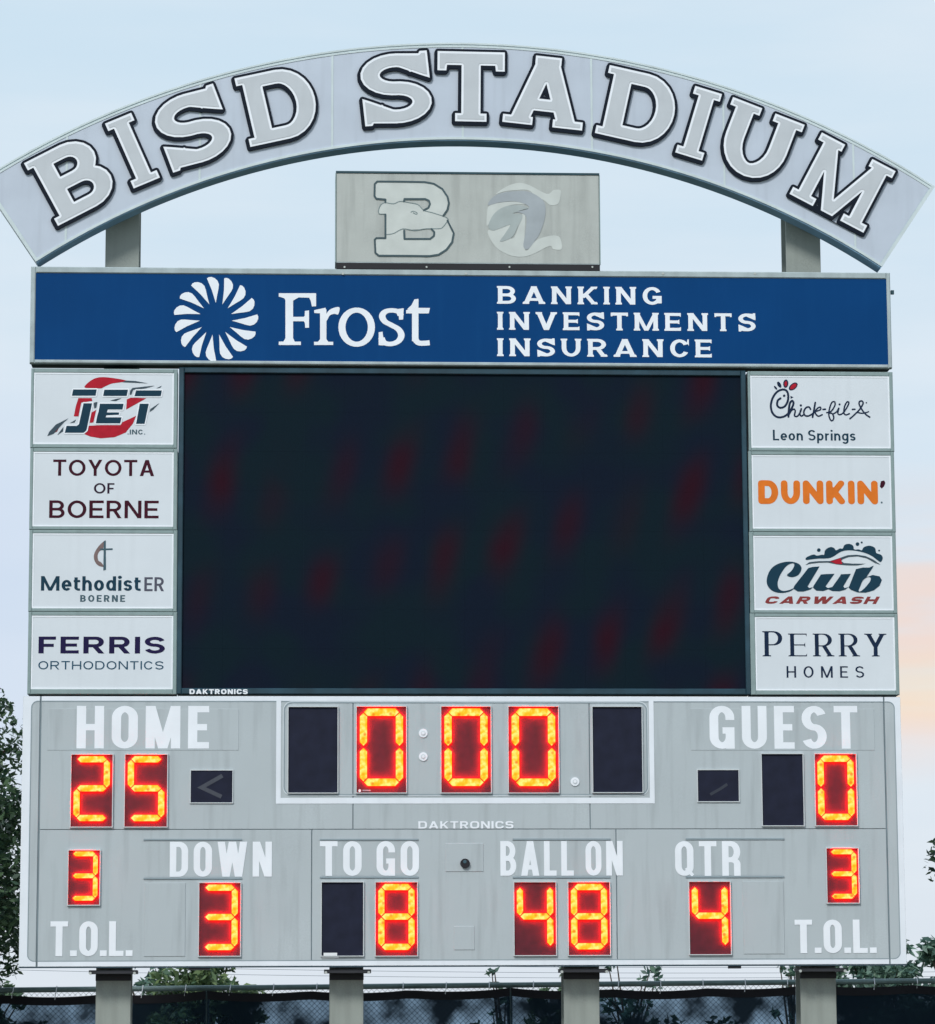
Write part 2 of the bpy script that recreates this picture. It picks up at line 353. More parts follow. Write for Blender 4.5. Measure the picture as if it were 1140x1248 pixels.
def stroke(pts, t, h=None, closed=False, rnd=False, n=12):
    """pen of width t (x) by h (y) dragged along pts; mitred joints, butt or round ends"""
    h = h or t; P = [(x/t, y/h) for x, y in pts]; out = []
    if closed: P = P+[P[0]]
    Q = [P[0]]
    for p in P[1:]:
        if math.dist(p, Q[-1]) > 1e-6: Q.append(p)
    P = Q; m = len(P); D = []
    for i in range(m-1):
        a, b = P[i], P[i+1]; d = math.dist(a, b); D.append(((b[0]-a[0])/d, (b[1]-a[1])/d))
    for i in range(m-1):
        a, b = P[i], P[i+1]; nx, ny = -D[i][1]*.5, D[i][0]*.5
        out.append([(a[0]+nx, a[1]+ny), (a[0]-nx, a[1]-ny), (b[0]-nx, b[1]-ny), (b[0]+nx, b[1]+ny)])
    J = list(range(1, m-1))+([0] if closed else [])
    for j in J:
        d0 = D[j-1] if j else D[-1]; d1 = D[j]; cr = d0[0]*d1[1]-d0[1]*d1[0]; dt = d0[0]*d1[0]+d0[1]*d1[1]
        if abs(cr) < 1e-4 and dt > 0: continue
        if dt < -.6 or rnd: out.append(disc(P[j], .5, n)); continue
        s = -1 if cr > 0 else 1
        n0 = (-d0[1]*.5*s, d0[0]*.5*s); n1 = (-d1[1]*.5*s, d1[0]*.5*s); k = 1/(1+dt)*1
        mi = ((n0[0]+n1[0])*k, (n0[1]+n1[1])*k); p = P[j]
        out.append([p, (p[0]+n0[0], p[1]+n0[1]), (p[0]+mi[0], p[1]+mi[1]), (p[0]+n1[0], p[1]+n1[1])])
    if rnd and not closed: out += [disc(P[0], .5, n), disc(P[-1], .5, n)]
    return [[(x*t, y*h) for x, y in p] for p in out]
def boundary(v, f):
    cnt = {}
    for t in f:
        for i in range(3):
            e = (t[i], t[(i+1) % 3]); cnt[tuple(sorted(e))] = cnt.get(tuple(sorted(e)), 0)+1
    return [(v[a], v[b]) for (a, b), c in cnt.items() if c == 1]
def loops(v, f):
    """boundary loops of a triangulated figure: outer ones counter-clockwise, holes clockwise"""
    E = {}
    for t in f:
        t = t if ccw([v[i] for i in t]) == [v[i] for i in t] else t[::-1]
        for i in range(3): E[(t[i], t[(i+1) % 3])] = 1
    nx = {}
    for (a, b) in E:
        if (b, a) not in E: nx.setdefault(a, []).append(b)
    out = []
    while nx:
        s0 = next(iter(nx)); c = s0; lp = []
        while c in nx:
            lp.append(c); q = nx[c].pop()
            if not nx[c]: del nx[c]
            c = q
            if c == s0: break
        P = []
        for i in lp:
            if not P or math.dist(P[-1], v[i]) > .002: P.append(v[i])
        if len(P) > 2 and math.dist(P[0], P[-1]) < .002: P.pop()
        if len(P) > 2 and area(P) > 1e-5: out.append(P)
    return out
def offset(v, f, r, inward=False, n=8, eps=1e-5, extra=None):
    lp = loops(v, f); O = [p for p in lp if ccw(p) == p]; Hh = [p for p in lp if ccw(p) != p]; S_t = []
    for p in lp:
        for i in range(len(p)): S_t += stroke([p[i], p[(i+1) % len(p)]], 2*r); S_t.append(disc(p[i], r, n))
    no, nh = len(O), len(Hh)
    ins = lambda ids: any(i < no for i in ids) and not any(no <= i < no+nh for i in ids)
    if inward: kp_ = lambda ids: ins(ids) and not any(i >= no+nh for i in ids)
    else: kp_ = lambda ids: ins(ids) or any(i >= no+nh for i in ids)
    return union(O+Hh+S_t, keep=kp_, eps=eps)
def grow(v, f, r, n=8, eps=1e-5): return offset(v, f, r, False, n, eps)
def sheet(name, vf, y, m, parent, label=None, depth=0, kind=None):
    """flat figure facing -Y at depth y; with depth it gets sides going back"""
    v, f = vf
    V = [(a, y, b) for a, b in v]; F = [t if ccw([v[i] for i in t]) == [v[i] for i in t] else t[::-1] for t in f]
    if depth:
        k = len(V); V += [(a, y+depth, b) for a, b in v]
        cnt = {}
        for t in F:
            for i in range(3): cnt[(t[i], t[(i+1) % 3])] = 1
        F = F + [(a+k, b+k, b, a) for (a, b) in cnt if (b, a) not in cnt] + [tuple(i+k for i in t[::-1]) for t in F]
    return obj(name, V, F, m, parent, label, kind=kind)
def qa(cx, cy, rx, ry, a0, a1, n=7):
    return [(cx+rx*math.cos(math.radians(a0+(a1-a0)*k/n)), cy+ry*math.sin(math.radians(a0+(a1-a0)*k/n))) for k in range(n+1)]
def rpoly(x0, y0, x1, y1): return [(x0, y0), (x1, y0), (x1, y1), (x0, y1)]
def rrect(x0, y0, x1, y1, rx, ry=None, n=6):
    ry = ry or rx
    return qa(x1-rx, y1-ry, rx, ry, 0, 90, n)+qa(x0+rx, y1-ry, rx, ry, 90, 180, n)+qa(x0+rx, y0+ry, rx, ry, 180, 270, n)+qa(x1-rx, y0+ry, rx, ry, 270, 360, n)

# ------------------------------------------------------------------ lettering
class St:
    def __init__(s, t=.2, h=None, w=1., rx=9, ry=9, term=.30, se=0, st=0, sp=.12, rnd=False, wedge=0, xh=.70, vleg=False, slant=0, lowbar=.24, W=None):
        s.t, s.h, s.w, s.rx, s.ry, s.term, s.se, s.st, s.sp, s.rnd, s.wedge, s.xh, s.vleg, s.slant, s.lowbar = t, h or t, w, rx, ry, term, se, st, sp, rnd, wedge, xh, vleg, slant, lowbar
        s.W = W or {}
WID = dict(A=.78, B=.66, C=.68, D=.70, E=.58, F=.55, G=.70, H=.70, K=.68, L=.54, M=.86, N=.70, O=.74, P=.64, Q=.74, R=.67, S=.64, T=.64, U=.68, V=.74, W=1.05, Y=.72,
           e=.56, t=.36, h=.54, o=.56, d=.56, s=.48, n=.54, p=.56, r=.36, g=.56)
def glyph(ch, S):
    t, h = S.t, S.h; P = []
    w = S.W.get(ch, WID.get(ch, .6)*S.w)
    if ch in 'I': w = t
    if ch in 'i': w = t
    l, R, b, T, cx = t/2, w-t/2, h/2, 1-h/2, w/2
    rx = min(S.rx, (w-t)/2); ry = min(S.ry, (1-h)/2)
    td = t*1.12
    def slab(x, y, up):        # serif at a stem end; up = stem goes up from here
        if not S.se: return
        s_ = 1 if up else -1; a = t/2+S.se
        P.append(rpoly(x-a, min(y, y+s_*S.st), x+a, max(y, y+s_*S.st)))
        if S.wedge: P.append([(x-a, y+s_*S.st*.98), (x+a, y+s_*S.st*.98), (x+t/2, y+s_*(S.st+S.wedge)), (x-t/2, y+s_*(S.st+S.wedge))])
    def vslab(x, y, dn):       # serif at an arm's end
        if not S.se: return
        k = S.se*1.15
        y0 = y-h/2-(k if dn in (1, 2) else 0); y1 = y+h/2+(k if dn in (0, 2) else 0)
        P.append([(x-S.st*1.1, y-h*.5), (x, y0), (x, y1), (x-S.st*1.1, y+h*.5)] if dn != 3 else [])
    def bar(x0, y0, x1, y1):
        if S.rnd:
            if x0 == x1: y0 = max(y0, b); y1 = min(y1, T)
            P.extend(stroke([(x0, y0), (x1, y1)], t, h, rnd=True))
        else: P.extend(stroke([(x0, y0), (x1, y1)], t, h))
    def stem(x, y0=0, y1=1, s0=True, s1=True):
        bar(x, y0, x, y1)
        if s0: slab(x, y0, True)
        if s1: slab(x, y1, False)
    def arm(x0, x1, y, dn=3):
        if S.rnd: x1 -= 0 if x1 < R else (t/2 if x1 > R else 0)
        bar(x0, y, x1, y)
        if dn != 3 and not S.rnd: vslab(x1, y, dn)
    def dg(x0, y0, x1, y1, tw=td):
        if S.rnd: P.extend(stroke([(x0, max(y0, b)), (x1, min(y1, T))], t, h, rnd=True))
        else: P.append([(x0-tw/2, y0), (x0+tw/2, y0), (x1+tw/2, y1), (x1-tw/2, y1)])
    def path(p, closed=False): P.extend(stroke(p, t, h, closed=closed, rnd=S.rnd))
    m = .5
    if ch in 'O0Q':
        path(qa(R-rx, T-ry, rx, ry, 0, 90)+qa(l+rx, T-ry, rx, ry, 90, 180)+qa(l+rx, b+ry, rx, ry, 180, 270)+qa(R-rx, b+ry, rx, ry, 270, 360), True)
        if ch == 'Q': P.append([(w*.52, .20), (w*.70, .26), (w*1.02, .04), (w*.90, -.03)])
    elif ch == 'C':
        k = max(b+ry*.25, min(S.term, .42)); ry = ry if ry > S.term else min(ry, max(.06, k-b))
        if ry > S.term: path(qa(R-rx, T-ry, rx, ry, 28, 90)+qa(l+rx, T-ry, rx, ry, 90, 180)+qa(l+rx, b+ry, rx, ry, 180, 270)+qa(R-rx, b+ry, rx, ry, 270, 332))
        else: path([(R, 1-k)]+qa(R-rx, T-ry, rx, ry, 0, 90)+qa(l+rx, T-ry, rx, ry, 90, 180)+qa(l+rx, b+ry, rx, ry, 180, 270)+qa(R-rx, b+ry, rx, ry, 270, 360)+[(R, k)])
        if S.se: P.append([(w-S.st*1.2, 1-S.term*.6), (w, 1-S.term-.06), (w, 1), (w-S.st*.8, 1)])
    elif ch == 'G':
        pre = qa(R-rx, T-ry, rx, ry, 28, 90) if ry > S.term else [(R, 1-S.term)]+qa(R-rx, T-ry, rx, ry, 0, 90)
        path(pre+qa(l+rx, T-ry, rx, ry, 90, 180)+qa(l+rx, b+ry, rx, ry, 180, 270)+qa(R-rx, b+ry, rx, ry, 270, 345 if ry > .4 else 360))
        P.append(rpoly(R-t/2, .0 if ry < .4 else .08, w, .50)); P.append(rpoly(w*.52, .50-h, w, .50))
    elif ch == 'D':
        stem(l, s0=True, s1=True); path([(l, T), (R-rx, T)]+qa(R-rx, T-ry, rx, ry, 90, 0)+qa(R-rx, b+ry, rx, ry, 0, -90)+[(l, b)])
    elif ch == 'B':
        stem(l); hb = (T-m)/2; rb = min(rx, hb*1.25, (w-t)*.6); R2 = R-w*.05
        path([(l, T), (R2-rb, T)]+qa(R2-rb, T-hb, rb, hb, 90, -90, 10)+[(l, m)]); path([(l, m), (R-rb, m)]+qa(R-rb, m-hb-0*h, rb, hb, 90, -90, 10)+[(l, b)])
    elif ch in 'PR':
        stem(l); y2 = .46; hb = (T-y2)/2; rb = min(rx, hb*1.25, (w-t)*.6); R2 = R-(w*.03 if ch == 'R' else 0)
        path([(l, T), (R2-rb, T)]+qa(R2-rb, T-hb, rb, hb, 90, -90, 10)+[(l, y2)])
        if ch == 'R':
            if S.vleg: path([(R2-rb, y2)]+qa(R2-rb*.9, y2-.13, rb*.9, .13, 90, 0, 6)+[(R2, 0)])
            else:
                dg(w-td*.5, 0, w*.5, y2+.02); slab(w-td*.5, 0, True) if S.se else None
    elif ch == 'E': stem(l); arm(l, w, T, 1); arm(l, w*.9, .5, 2); arm(l, w, b, 0)
    elif ch == 'F': stem(l); arm(l, w, T, 1); arm(l, w*.88, .48, 2)
    elif ch == 'H': stem(l); stem(R); bar(l, .5, R, .5)
    elif ch == 'I': stem(l)
    elif ch == 'L': stem(l); arm(l, w, b, 0)
    elif ch == 'T':
        bar(t/2 if S.rnd else 0, T, w-(t/2 if S.rnd else 0), T); stem(cx, 0, 1, True, False)
        if S.se:
            kk = S.st*1.25; dd = S.se*.95; P.append([(0, T-h/2-dd), (kk*.85, T-h/2-dd), (kk, T), (kk, 1), (0, 1)]); P.append([(w, T-h/2-dd), (w, 1), (w-kk, 1), (w-kk, T), (w-kk*.85, T-h/2-dd)])
    elif ch == 'K':
        stem(l); yj = .36; dg(t*.8, yj, w-td*.55, 1); dg(w-td*.5, 0, w*.36, .60)
        if S.se: slab(w-td*.5, 0, True); slab(w-td*.55, 1, False)
    elif ch == 'N':
        if S.rnd: stem(l); stem(R); path([(l, T), (R, b)])
        else: stem(l, s1=True); stem(R, 0, 1, False, True); P.append([(0, 1), (td, 1), (w, 0), (w-td, 0)])
    elif ch == 'M':
        tt = t if not S.se else t*.9
        if S.se: stem(l); stem(R)
        else: stem(l); stem(R)
        yb = 0.0
        P.append([(0, 1), (tt*1.05, 1), (cx+tt*.5, yb), (cx-tt*.5, yb)]); P.append([(w, 1), (w-tt*1.05, 1), (cx-tt*.5, yb), (cx+tt*.5, yb)])
    elif ch == 'A':
        k = td/2; dg(k, 0, cx, 1); dg(w-k, 0, cx, 1); yb = S.lowbar
        fx = lambda y: k+(cx-k)*y
        P.append(rpoly(fx(yb), yb-h*.45, w-fx(yb), yb+h*.45))
        if S.se: slab(k, 0, True); slab(w-k, 0, True); P.append(rpoly(cx-t*.5-S.se*.7, 1-S.st, cx+t*.5+S.se*.7, 1))
    elif ch == 'V':
        k = td/2; dg(cx, 0, k, 1); dg(cx, 0, w-k, 1)
        if S.se: slab(k, 1, False); slab(w-k, 1, False)
    elif ch == 'W':
        k = td/2; dg(w*.29, 0, k, 1); dg(w*.29, 0, cx, 1); dg(w*.71, 0, cx, 1); dg(w*.71, 0, w-k, 1)
    elif ch == 'Y':
        k = td/2; dg(cx, .42, k, 1); dg(cx, .42, w-k, 1); stem(cx, 0, .46, True, False)
        if S.se: slab(k, 1, False); slab(w-k, 1, False)
    elif ch == 'U':
        path([(l, 1)]+qa(l+rx, b+ry, rx, ry, 180, 270)+qa(R-rx, b+ry, rx, ry, 270, 360)+[(R, 1)]) if not S.rnd else path([(l, T)]+qa(l+rx, b+ry, rx, ry, 180, 270)+qa(R-rx, b+ry, rx, ry, 270, 360)+[(R, T)])
        if S.se: slab(l, 1, False); slab(R, 1, False)
    elif ch in 'Ss':
        TT = T if ch == 'S' else S.xh-b; mm = (TT+b)/2; hh = (TT-mm)/2
        r2 = min(rx, (w-t)/2)
        if S.rx < (w-t)/2: path([(R, TT-hh*.75)]+qa(R-r2, TT-hh*.6, r2, hh*.6, 0, 90)+qa(l+r2, TT-hh*.6, r2, hh*.6, 90, 180)+qa(l+r2, mm+hh*.6, r2, hh*.6, 180, 270)+qa(R-r2, mm-hh*.6, r2, hh*.6, 90, 0)+qa(R-r2, b+hh*.6, r2, hh*.6, 0, -90)+qa(l+r2, b+hh*.6, r2, hh*.6, -90, -180)+[(l, b+hh*.75)])
        else: path(qa(cx, mm+hh, r2, hh, 12 if S.t > .16 and not S.se else 22, 262, 16)+qa(cx, mm-hh, r2, hh, 82, -168 if S.t > .16 and not S.se else -158, 16))
        if S.se:
            H_ = 1 if ch == 'S' else S.xh
            sp1 = [(cx+.02, H_-h), (cx+.02, H_), (w-.13, H_-.022), (w-.11, H_+.012), (w-.01, H_+.012), (w, H_*.62), (w-.10, H_*.66), (w-.42, H_-h*1.02)]
            P.append(sp1); P.append([(w-x_, H_-y_) for x_, y_ in sp1])
    elif ch == 'o': path(qa(R-rx, S.xh-b-min(ry, (S.xh-h)/2), rx, min(ry, (S.xh-h)/2), 0, 90)+qa(l+rx, S.xh-b-min(ry, (S.xh-h)/2), rx, min(ry, (S.xh-h)/2), 90, 180)+qa(l+rx, b+min(ry, (S.xh-h)/2), rx, min(ry, (S.xh-h)/2), 180, 270)+qa(R-rx, b+min(ry, (S.xh-h)/2), rx, min(ry, (S.xh-h)/2), 270, 360), True)
    elif ch == 'e':
        r = (S.xh-h)/2; c = S.xh/2; path([(l, c-.01), (R, c-.01)]+qa(cx, c, rx, r, 0, 318, 22))
    elif ch in 'nhrp':
        stem(l, -.27 if ch == 'p' else 0, 1 if ch == 'h' else S.xh, True, ch == 'h' or bool(S.se))
        r = min(.26, (S.xh-h)/2)
        if ch == 'p':
            r = (S.xh-h)/2; path(qa(cx, S.xh/2, rx, r, 0, 360, 20), True)
        elif ch == 'r': path(qa(w*.95, S.xh-b-.16, w*.95-l, .16, 175, 92, 6))
        else: path(qa(cx, S.xh-b-r, rx, r, 180, 90)+qa(cx, S.xh-b-r, rx, r, 90, 0)+[(R, 0)])
    elif ch == 'd':
        stem(R, 0, 1); r = (S.xh-h)/2; path(qa(cx, S.xh/2, rx, r, 0, 360, 20), True)
    elif ch == 'g':
        r = (S.xh-h)/2; path(qa(cx, S.xh/2, rx, r, 0, 360, 20), True); path([(R, S.xh), (R, -.02)]+qa(cx, -.04, rx, .2, 0, -150, 8))
    elif ch == 'i': stem(l, 0, S.xh); P.append(disc((l, .93), t*.62, 10) if not S.se else disc((l, .93), t*.6, 10))
    elif ch == 't':
        x = w*.36; path([(x, .92)]+qa(x+.16, b+.14, .16, .14, 180, 270)+[(w, b)]); bar(0, S.xh-b, w, S.xh-b)
    elif ch == '.': w = t*1.0; P.append(rpoly(0, 0, t, t*.85 if S.h == S.t else S.h*1.1))
    elif ch == ',': w = t; P.append([(0, t), (t, t), (t, 0), (t*.2, -t*.9), (0, 0)])
    elif ch == "'": w = t*.8; P.append(stroke([(0, 0), (0, 1)], t)[0] and [(0, 1), (t*.8, 1), (t*.5, .68), (0, .66)])
    elif ch == '-': w = .3; P.append(rpoly(0, .35, .3, .35+h))
    P = [p for p in P if len(p) > 2]
    if S.slant: P = [[(x+y*S.slant, y) for x, y in p] for p in P]
    return P, w
def word(text, S, space=.32):
    x = 0; out = []
    for ch in text:
        if ch == ' ': x += space*S.w; continue
        p, w = glyph(ch, S); pad = S.se if ch in 'BDEFHIKLMNPRUAVYnhrpid' else 0
        out.append([[(a+x, b) for a, b in q] for q in p]); x += w+S.sp+pad*.8
    return out, x-S.sp
def text(txt, S, box, y, m, parent, name='lettering', label=None, space=.32, cap=1.0):
    """box = measured (x0, top, x1, base); cap height fills the box height"""
    X0, Z0, X1, Z1 = rect(*box)
    ls, W = word(txt, S, space)
    polys = [q for l_ in ls for q in l_]
    xs = [a for q in polys for a, b in q]; mn, mx_ = min(xs), max(xs)
    sx = (X1-X0)/(mx_-mn); sz = (Z1-Z0)
    P = [[(X0+(a-mn)*sx, Z0+b*sz) for a, b in q] for q in polys]
    return sheet(name, union(P), y, m, parent, label or 'the word '+txt)
def px(pts, y=0.0): return [at(a, b, y) for a, b in pts]
def smooth(pts, n=6, closed=False):
    """Catmull-Rom through the points"""
    out = []; m = len(pts)
    rng = range(m) if closed else range(m-1)
    for i in rng:
        if closed: p0, p1, p2, p3 = pts[(i-1) % m], pts[i], pts[(i+1) % m], pts[(i+2) % m]
        else: p0, p1, p2, p3 = pts[max(0, i-1)], pts[i], pts[i+1], pts[min(m-1, i+2)]
        for k in range(n):
            t = k/n
            out.append(tuple(.5*((2*p1[j])+(-p0[j]+p2[j])*t+(2*p0[j]-5*p1[j]+4*p2[j]-p3[j])*t*t+(-p0[j]+3*p1[j]-3*p2[j]+p3[j])*t**3) for j in (0, 1)))
    if not closed: out.append(tuple(pts[-1]))
    return out
PXM = 42/4100   # metres per measured pixel on the board, about

# ================================================================== GROUND
g = B(); n_ = 60
GX = [-400+800*i/40 for i in range(41)]; GY = [-120+700*j/40 for j in range(41)]
gv = [(x, y, .06*math.sin(x*.07)*math.cos(y*.05) if abs(x) > 25 else 0.) for y in GY for x in GX]
gf = [(j*41+i, j*41+i+1, (j+1)*41+i+1, (j+1)*41+i) for j in range(40) for i in range(40)]
M['grass'] = mat('grass_ground', (.085, .095, .055), .95, var=.3, scale=.5, bump=.6, fine=.25)
obj('ground', gv, gf, 'grass', None, kind='structure', loc=(0, 0, 0))
# concrete strip under the board
M['concrete'] = mat('concrete_strip', (.33, .32, .30), .9, var=.1, scale=1.5, bump=.2)
B().box(-7.5, 7.5, -1.0, 1.8, .005, .06).make('path', 'concrete', None, kind='structure')

# ================================================================== STEEL POSTS
ps = [(113.5, 157, 'leftmost steel post, running up past the board to the arch sign'), (401.8, 443, 'second steel post from the left, under the middle of the scoreboard'),
      (687.5, 731, 'third steel post from the left, under the ball-on digits'), (973, 1017, 'rightmost steel post, running up past the board to the arch sign')]
PY0, PY1 = .36, .78
Z_ARCH = at(560, 262, .36)[1]
for k, (a, b_, lab) in enumerate(ps):
    X0 = at(a, 1225, PY0)[0]; X1 = at(b_, 1225, PY0)[0]
    if k in (0, 3):      # the outer posts also show above the banner; the mean of both readings
        u0, u1 = ((131.5, 172), (961.5, 1003))[k == 3]
        X0 = (X0+at(u0, 300, PY0)[0])/2; X1 = (X1+at(u1, 300, PY0)[0])/2
    top = at(150, 225, PY0)[1] if k in (0, 3) else at(560, 900, PY0)[1]
    t_ = thing('steel_post', lab, 'post', ((X0+X1)/2, (PY0+PY1)/2, 0), 'steel posts carrying the scoreboard')
    # wide-flange section: web plus two flanges read as one broad face
    q = B(); q.box(X0, X1, PY0, PY0+.03, .02, top, bev=.006); q.box((X0+X1)/2-.012, (X0+X1)/2+.012, PY0+.031, PY1-.031, .02, top); q.box(X0, X1, PY1-.03, PY1, .02, top)
    q.make('column', 'post', t_)
    q = B(); q.box(X0-.14, X1+.14, PY0-.12, PY1+.12, .061, .09); q.make('base_plate', 'plate_and_shade', t_)
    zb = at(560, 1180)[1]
    q = B(); q.box(X0-.07, X1+.09, .04, PY0-.003, zb-.055, zb-.012); q.make('bracket', 'plate_and_shade', t_)
    q = B(); q.box(X0-.004, X1+.004, PY0-.02, PY0-.004, zb-.135, zb-.057); q.make('post_shade', 'plate_and_shade', t_)  # dark sheet on the column front, painting the shade under the board
    for xx in (X0-.05, X1+.06):
        q = B(); q.tube([(xx, .03, zb-.05), (xx, -.01, zb-.05)], .018, 8); q.make('bolt', 'bolt', t_)

# ================================================================== LOWER SCOREBOARD
X0, Z0, X1, Z1 = rect(25.5, 849, 1101.5, 1177)
sb = thing('scoreboard', 'grey electronic scoreboard with lit orange digits, below the dark video screen', 'scoreboard', ((X0+X1)/2, .15, Z0))
B().box(X0, X1, .012, .33, Z0, Z1).make('cabinet', 'cabinet_side', sb)
def sx(px_, py_): return at(px_, py_)[0]
xs_l = at(51, 850)[0]; xs_l = (xs_l+at(43.5, 1175)[0])/2; xs_r = (at(1078, 850)[0]+at(1084.5, 1175)[0])/2
zmid = (at(47, 1011.5)[1]+at(1080, 1010)[1])/2
up = [xs_l, sx(430.5, 930), sx(719, 930), xs_r]; lo = [xs_l, sx(380, 1090), sx(752, 1090), xs_r]
G_ = .006
def panelpiece(x0, x1, z0, z1, m='cabinet'):
    B().box(x0, x1, 0, .011, z0, z1, bev=.003).make('panel', m, sb)
panelpiece(X0, xs_l-.012, Z0, Z1); panelpiece(xs_r+.010, X1, Z0, Z1)
for a in range(3): panelpiece(up[a]+(G_ if a else .012), up[a+1]-(G_ if a < 2 else .010), zmid+.004, Z1)
for a in range(3): panelpiece(lo[a]+(G_ if a else .012), lo[a+1]-(G_ if a < 2 else .010), Z0, zmid-.004)
# painted white border, with rounded inner corners, cut by the panel joints
ix0, iz0, ix1, iz1 = rect(35.5, 854.5, 1094.5, 1170.8)
seams = [rpoly(xs_l-.012, Z0-1, xs_l+.012, Z1+1), rpoly(xs_r-.01, Z0-1, xs_r+.01, Z1+1)]
sheet('border_stripe', union([rpoly(X0+.002, Z0+.004, X1-.002, Z1-.002)], [rrect(ix0, iz0, ix1, iz1, .085)]+seams), -.002, 'white', sb)
sheet('inner_line', union(stroke(rrect(ix0+.006, iz0+.006, ix1-.006, iz1-.006, .08), .012, closed=True), seams), -.003, 'groove', sb)
# clock frame stripe
a0, b0, a1, b1 = rect(336.7, 853, 797.5, 979.5); c0, d0, c1, d1 = rect(342.5, 853, 791.5, 972.5)
sheet('clock_border', union([rpoly(a0, b0, c0, b1), rpoly(c1, b0, a1, b1), rpoly(a0, b0, a1, d0)]), -.004, 'white', sb)
e0, f0, e1, f1 = rect(346.5, 856.5, 789, 968.5)
sheet('clock_line', union(stroke(rrect(e0, f0, e1, f1, .10), .016, closed=True)), -.003, 'groove', sb)
sheet('clock_line', union(stroke(rrect(e0-.012, f0-.012, e1+.012, f1+.012, .11), .010, closed=True)), -.004, 'lightgroove', sb)

# lettering
HEL = St(t=.150, h=.150, w=.62, ry=.20, term=.33, sp=.125, lowbar=.24, vleg=True, W=dict(M=.56, O=.42, H=.44, E=.34, G=.42, U=.42, S=.42, T=.40, D=.42, W=.68, N=.44, B=.42, A=.48, L=.33, Q=.42, R=.43))
text('HOME', HEL, (93.5, 860.5, 255, 912.3), -.005, 'letterwhite', sb)
text('GUEST', HEL, (865, 860.5, 1045.6, 912.6), -.005, 'letterwhite', sb)
text('DOWN', HEL, (207, 1026, 331.5, 1068.7), -.005, 'letterwhite', sb)
text('TO GO', HEL, (390, 1025.2, 511, 1067.6), -.005, 'letterwhite', sb, space=.34)
text('BALL ON', HEL, (610, 1025.2, 759.3, 1067.4), -.005, 'letterwhite', sb, space=.30)
text('QTR', HEL, (823, 1025.3, 902.7, 1067.6), -.005, 'letterwhite', sb)
HT = St(t=.155, h=.15, w=.62, ry=.20, term=.33, sp=.05, vleg=True, W=dict(T=.40, O=.42, L=.33))
text('T.O.L.', HT, (61.3, 1123, 161.8, 1165.5), -.005, 'letterwhite', sb, label='the letters T.O.L. at the left end')
text('T.O.L.', HT, (969, 1121, 1068.5, 1161.8), -.005, 'letterwhite', sb, label='the letters T.O.L. at the right end')
DAK = St(t=.30, h=.20, w=1.75, rx=.3, ry=.26, term=.34, sp=.24)
text('DAKTRONICS', DAK, (510, 1001, 626, 1010), -.006, 'letterwhite', sb, name='maker_lettering', label='small white maker name at the centre')

# faint panel edges, label bars, access plates
def edgeframe(x0, y0, x1, y1, m='groove', wd=.008, name='patch_edge'):
    a, b, c, d = rect(x0, y0, x1, y1)
    sheet(name, union(stroke(rpoly(a, b, c, d), wd, closed=True)), -.003, m, sb)
def plate(x0, y0, x1, y1, name='access_plate', th=.007, m='cabinet'):
    a, b, c, d = rect(x0, y0, x1, y1); B().box(a, c, -th, -.0005, b, d, bev=.004).make(name, m, sb)
    for u, v in ((.04, .04), (.96, .04), (.04, .96), (.96, .96)):
        pass
def patch(x0, y0, x1, y1):
    a, b, c, d = rect(x0, y0, x1, y1)
    B().box(a, c, -.004, -.0005, b, d, bev=.002).make('letter_backing', 'cabinet', sb)
patch(58, 864, 291, 914.5); patch(842, 864, 1066, 914.5)
plate(176, 1076, 226, 1166); plate(906, 1074, 956, 1163); plate(543, 1028, 589.5, 1062.5); plate(553.5, 1129, 578.6, 1158)
for x0, x1, y0, y1 in ((175, 295, 1023.4, 1070.7), (390, 510, 1023.4, 1069.4), (625, 744, 1023.0, 1069.3), (836, 956, 1022.6, 1068.8)):
    for yy in (y0, y1):
        a, b, c, d = rect(x0, yy-1, x1, yy+1); B().box(a, c, -.012, -.0005, b, d).make('card_track', 'groove', sb)
    a, b, c, d = rect(x0+2, y0+2, x1-2, y1-2); B().box(a, c, -.003, -.0005, b, d).make('caption_card', 'cabinet', sb)
# horn/camera hole
cxh, czh = at(567, 1052.5)
q = B(); q.tube([(cxh, -.001, czh), (cxh, -.045, czh)], .062, 20, r1=.055); q.make('horn_ring', 'black', sb)
q = B(); q.tube([(cxh-.005, -.046, czh+.02), (cxh-.005, -.05, czh+.02)], .022, 12); q.make('horn_core', 'graytext', sb)
# small sticker and bottom fittings
a, b, c, d = rect(394.5, 1161.5, 411, 1165); B().box(a, c, -.03, -.026, b, d).make('sticker', 'paper', sb)
a, b, c, d = rect(392, 1166, 413, 1168.2); B().box(a, c, -.012, -.006, b, d).make('sticker', 'paper', sb)
for xa, xb in ((230, 256), (889, 904)):
    a, b, c, d = rect(xa, 1178.5, xb, 1182.5); B().box(a, c, .02, .12, Z0-.045, Z0-.001).make('conduit_box', 'plate_and_shade', sb)
B().box(X0, X1, .002, .012, Z0-.016, Z0-.0005).make('drip_edge', 'seam', sb)

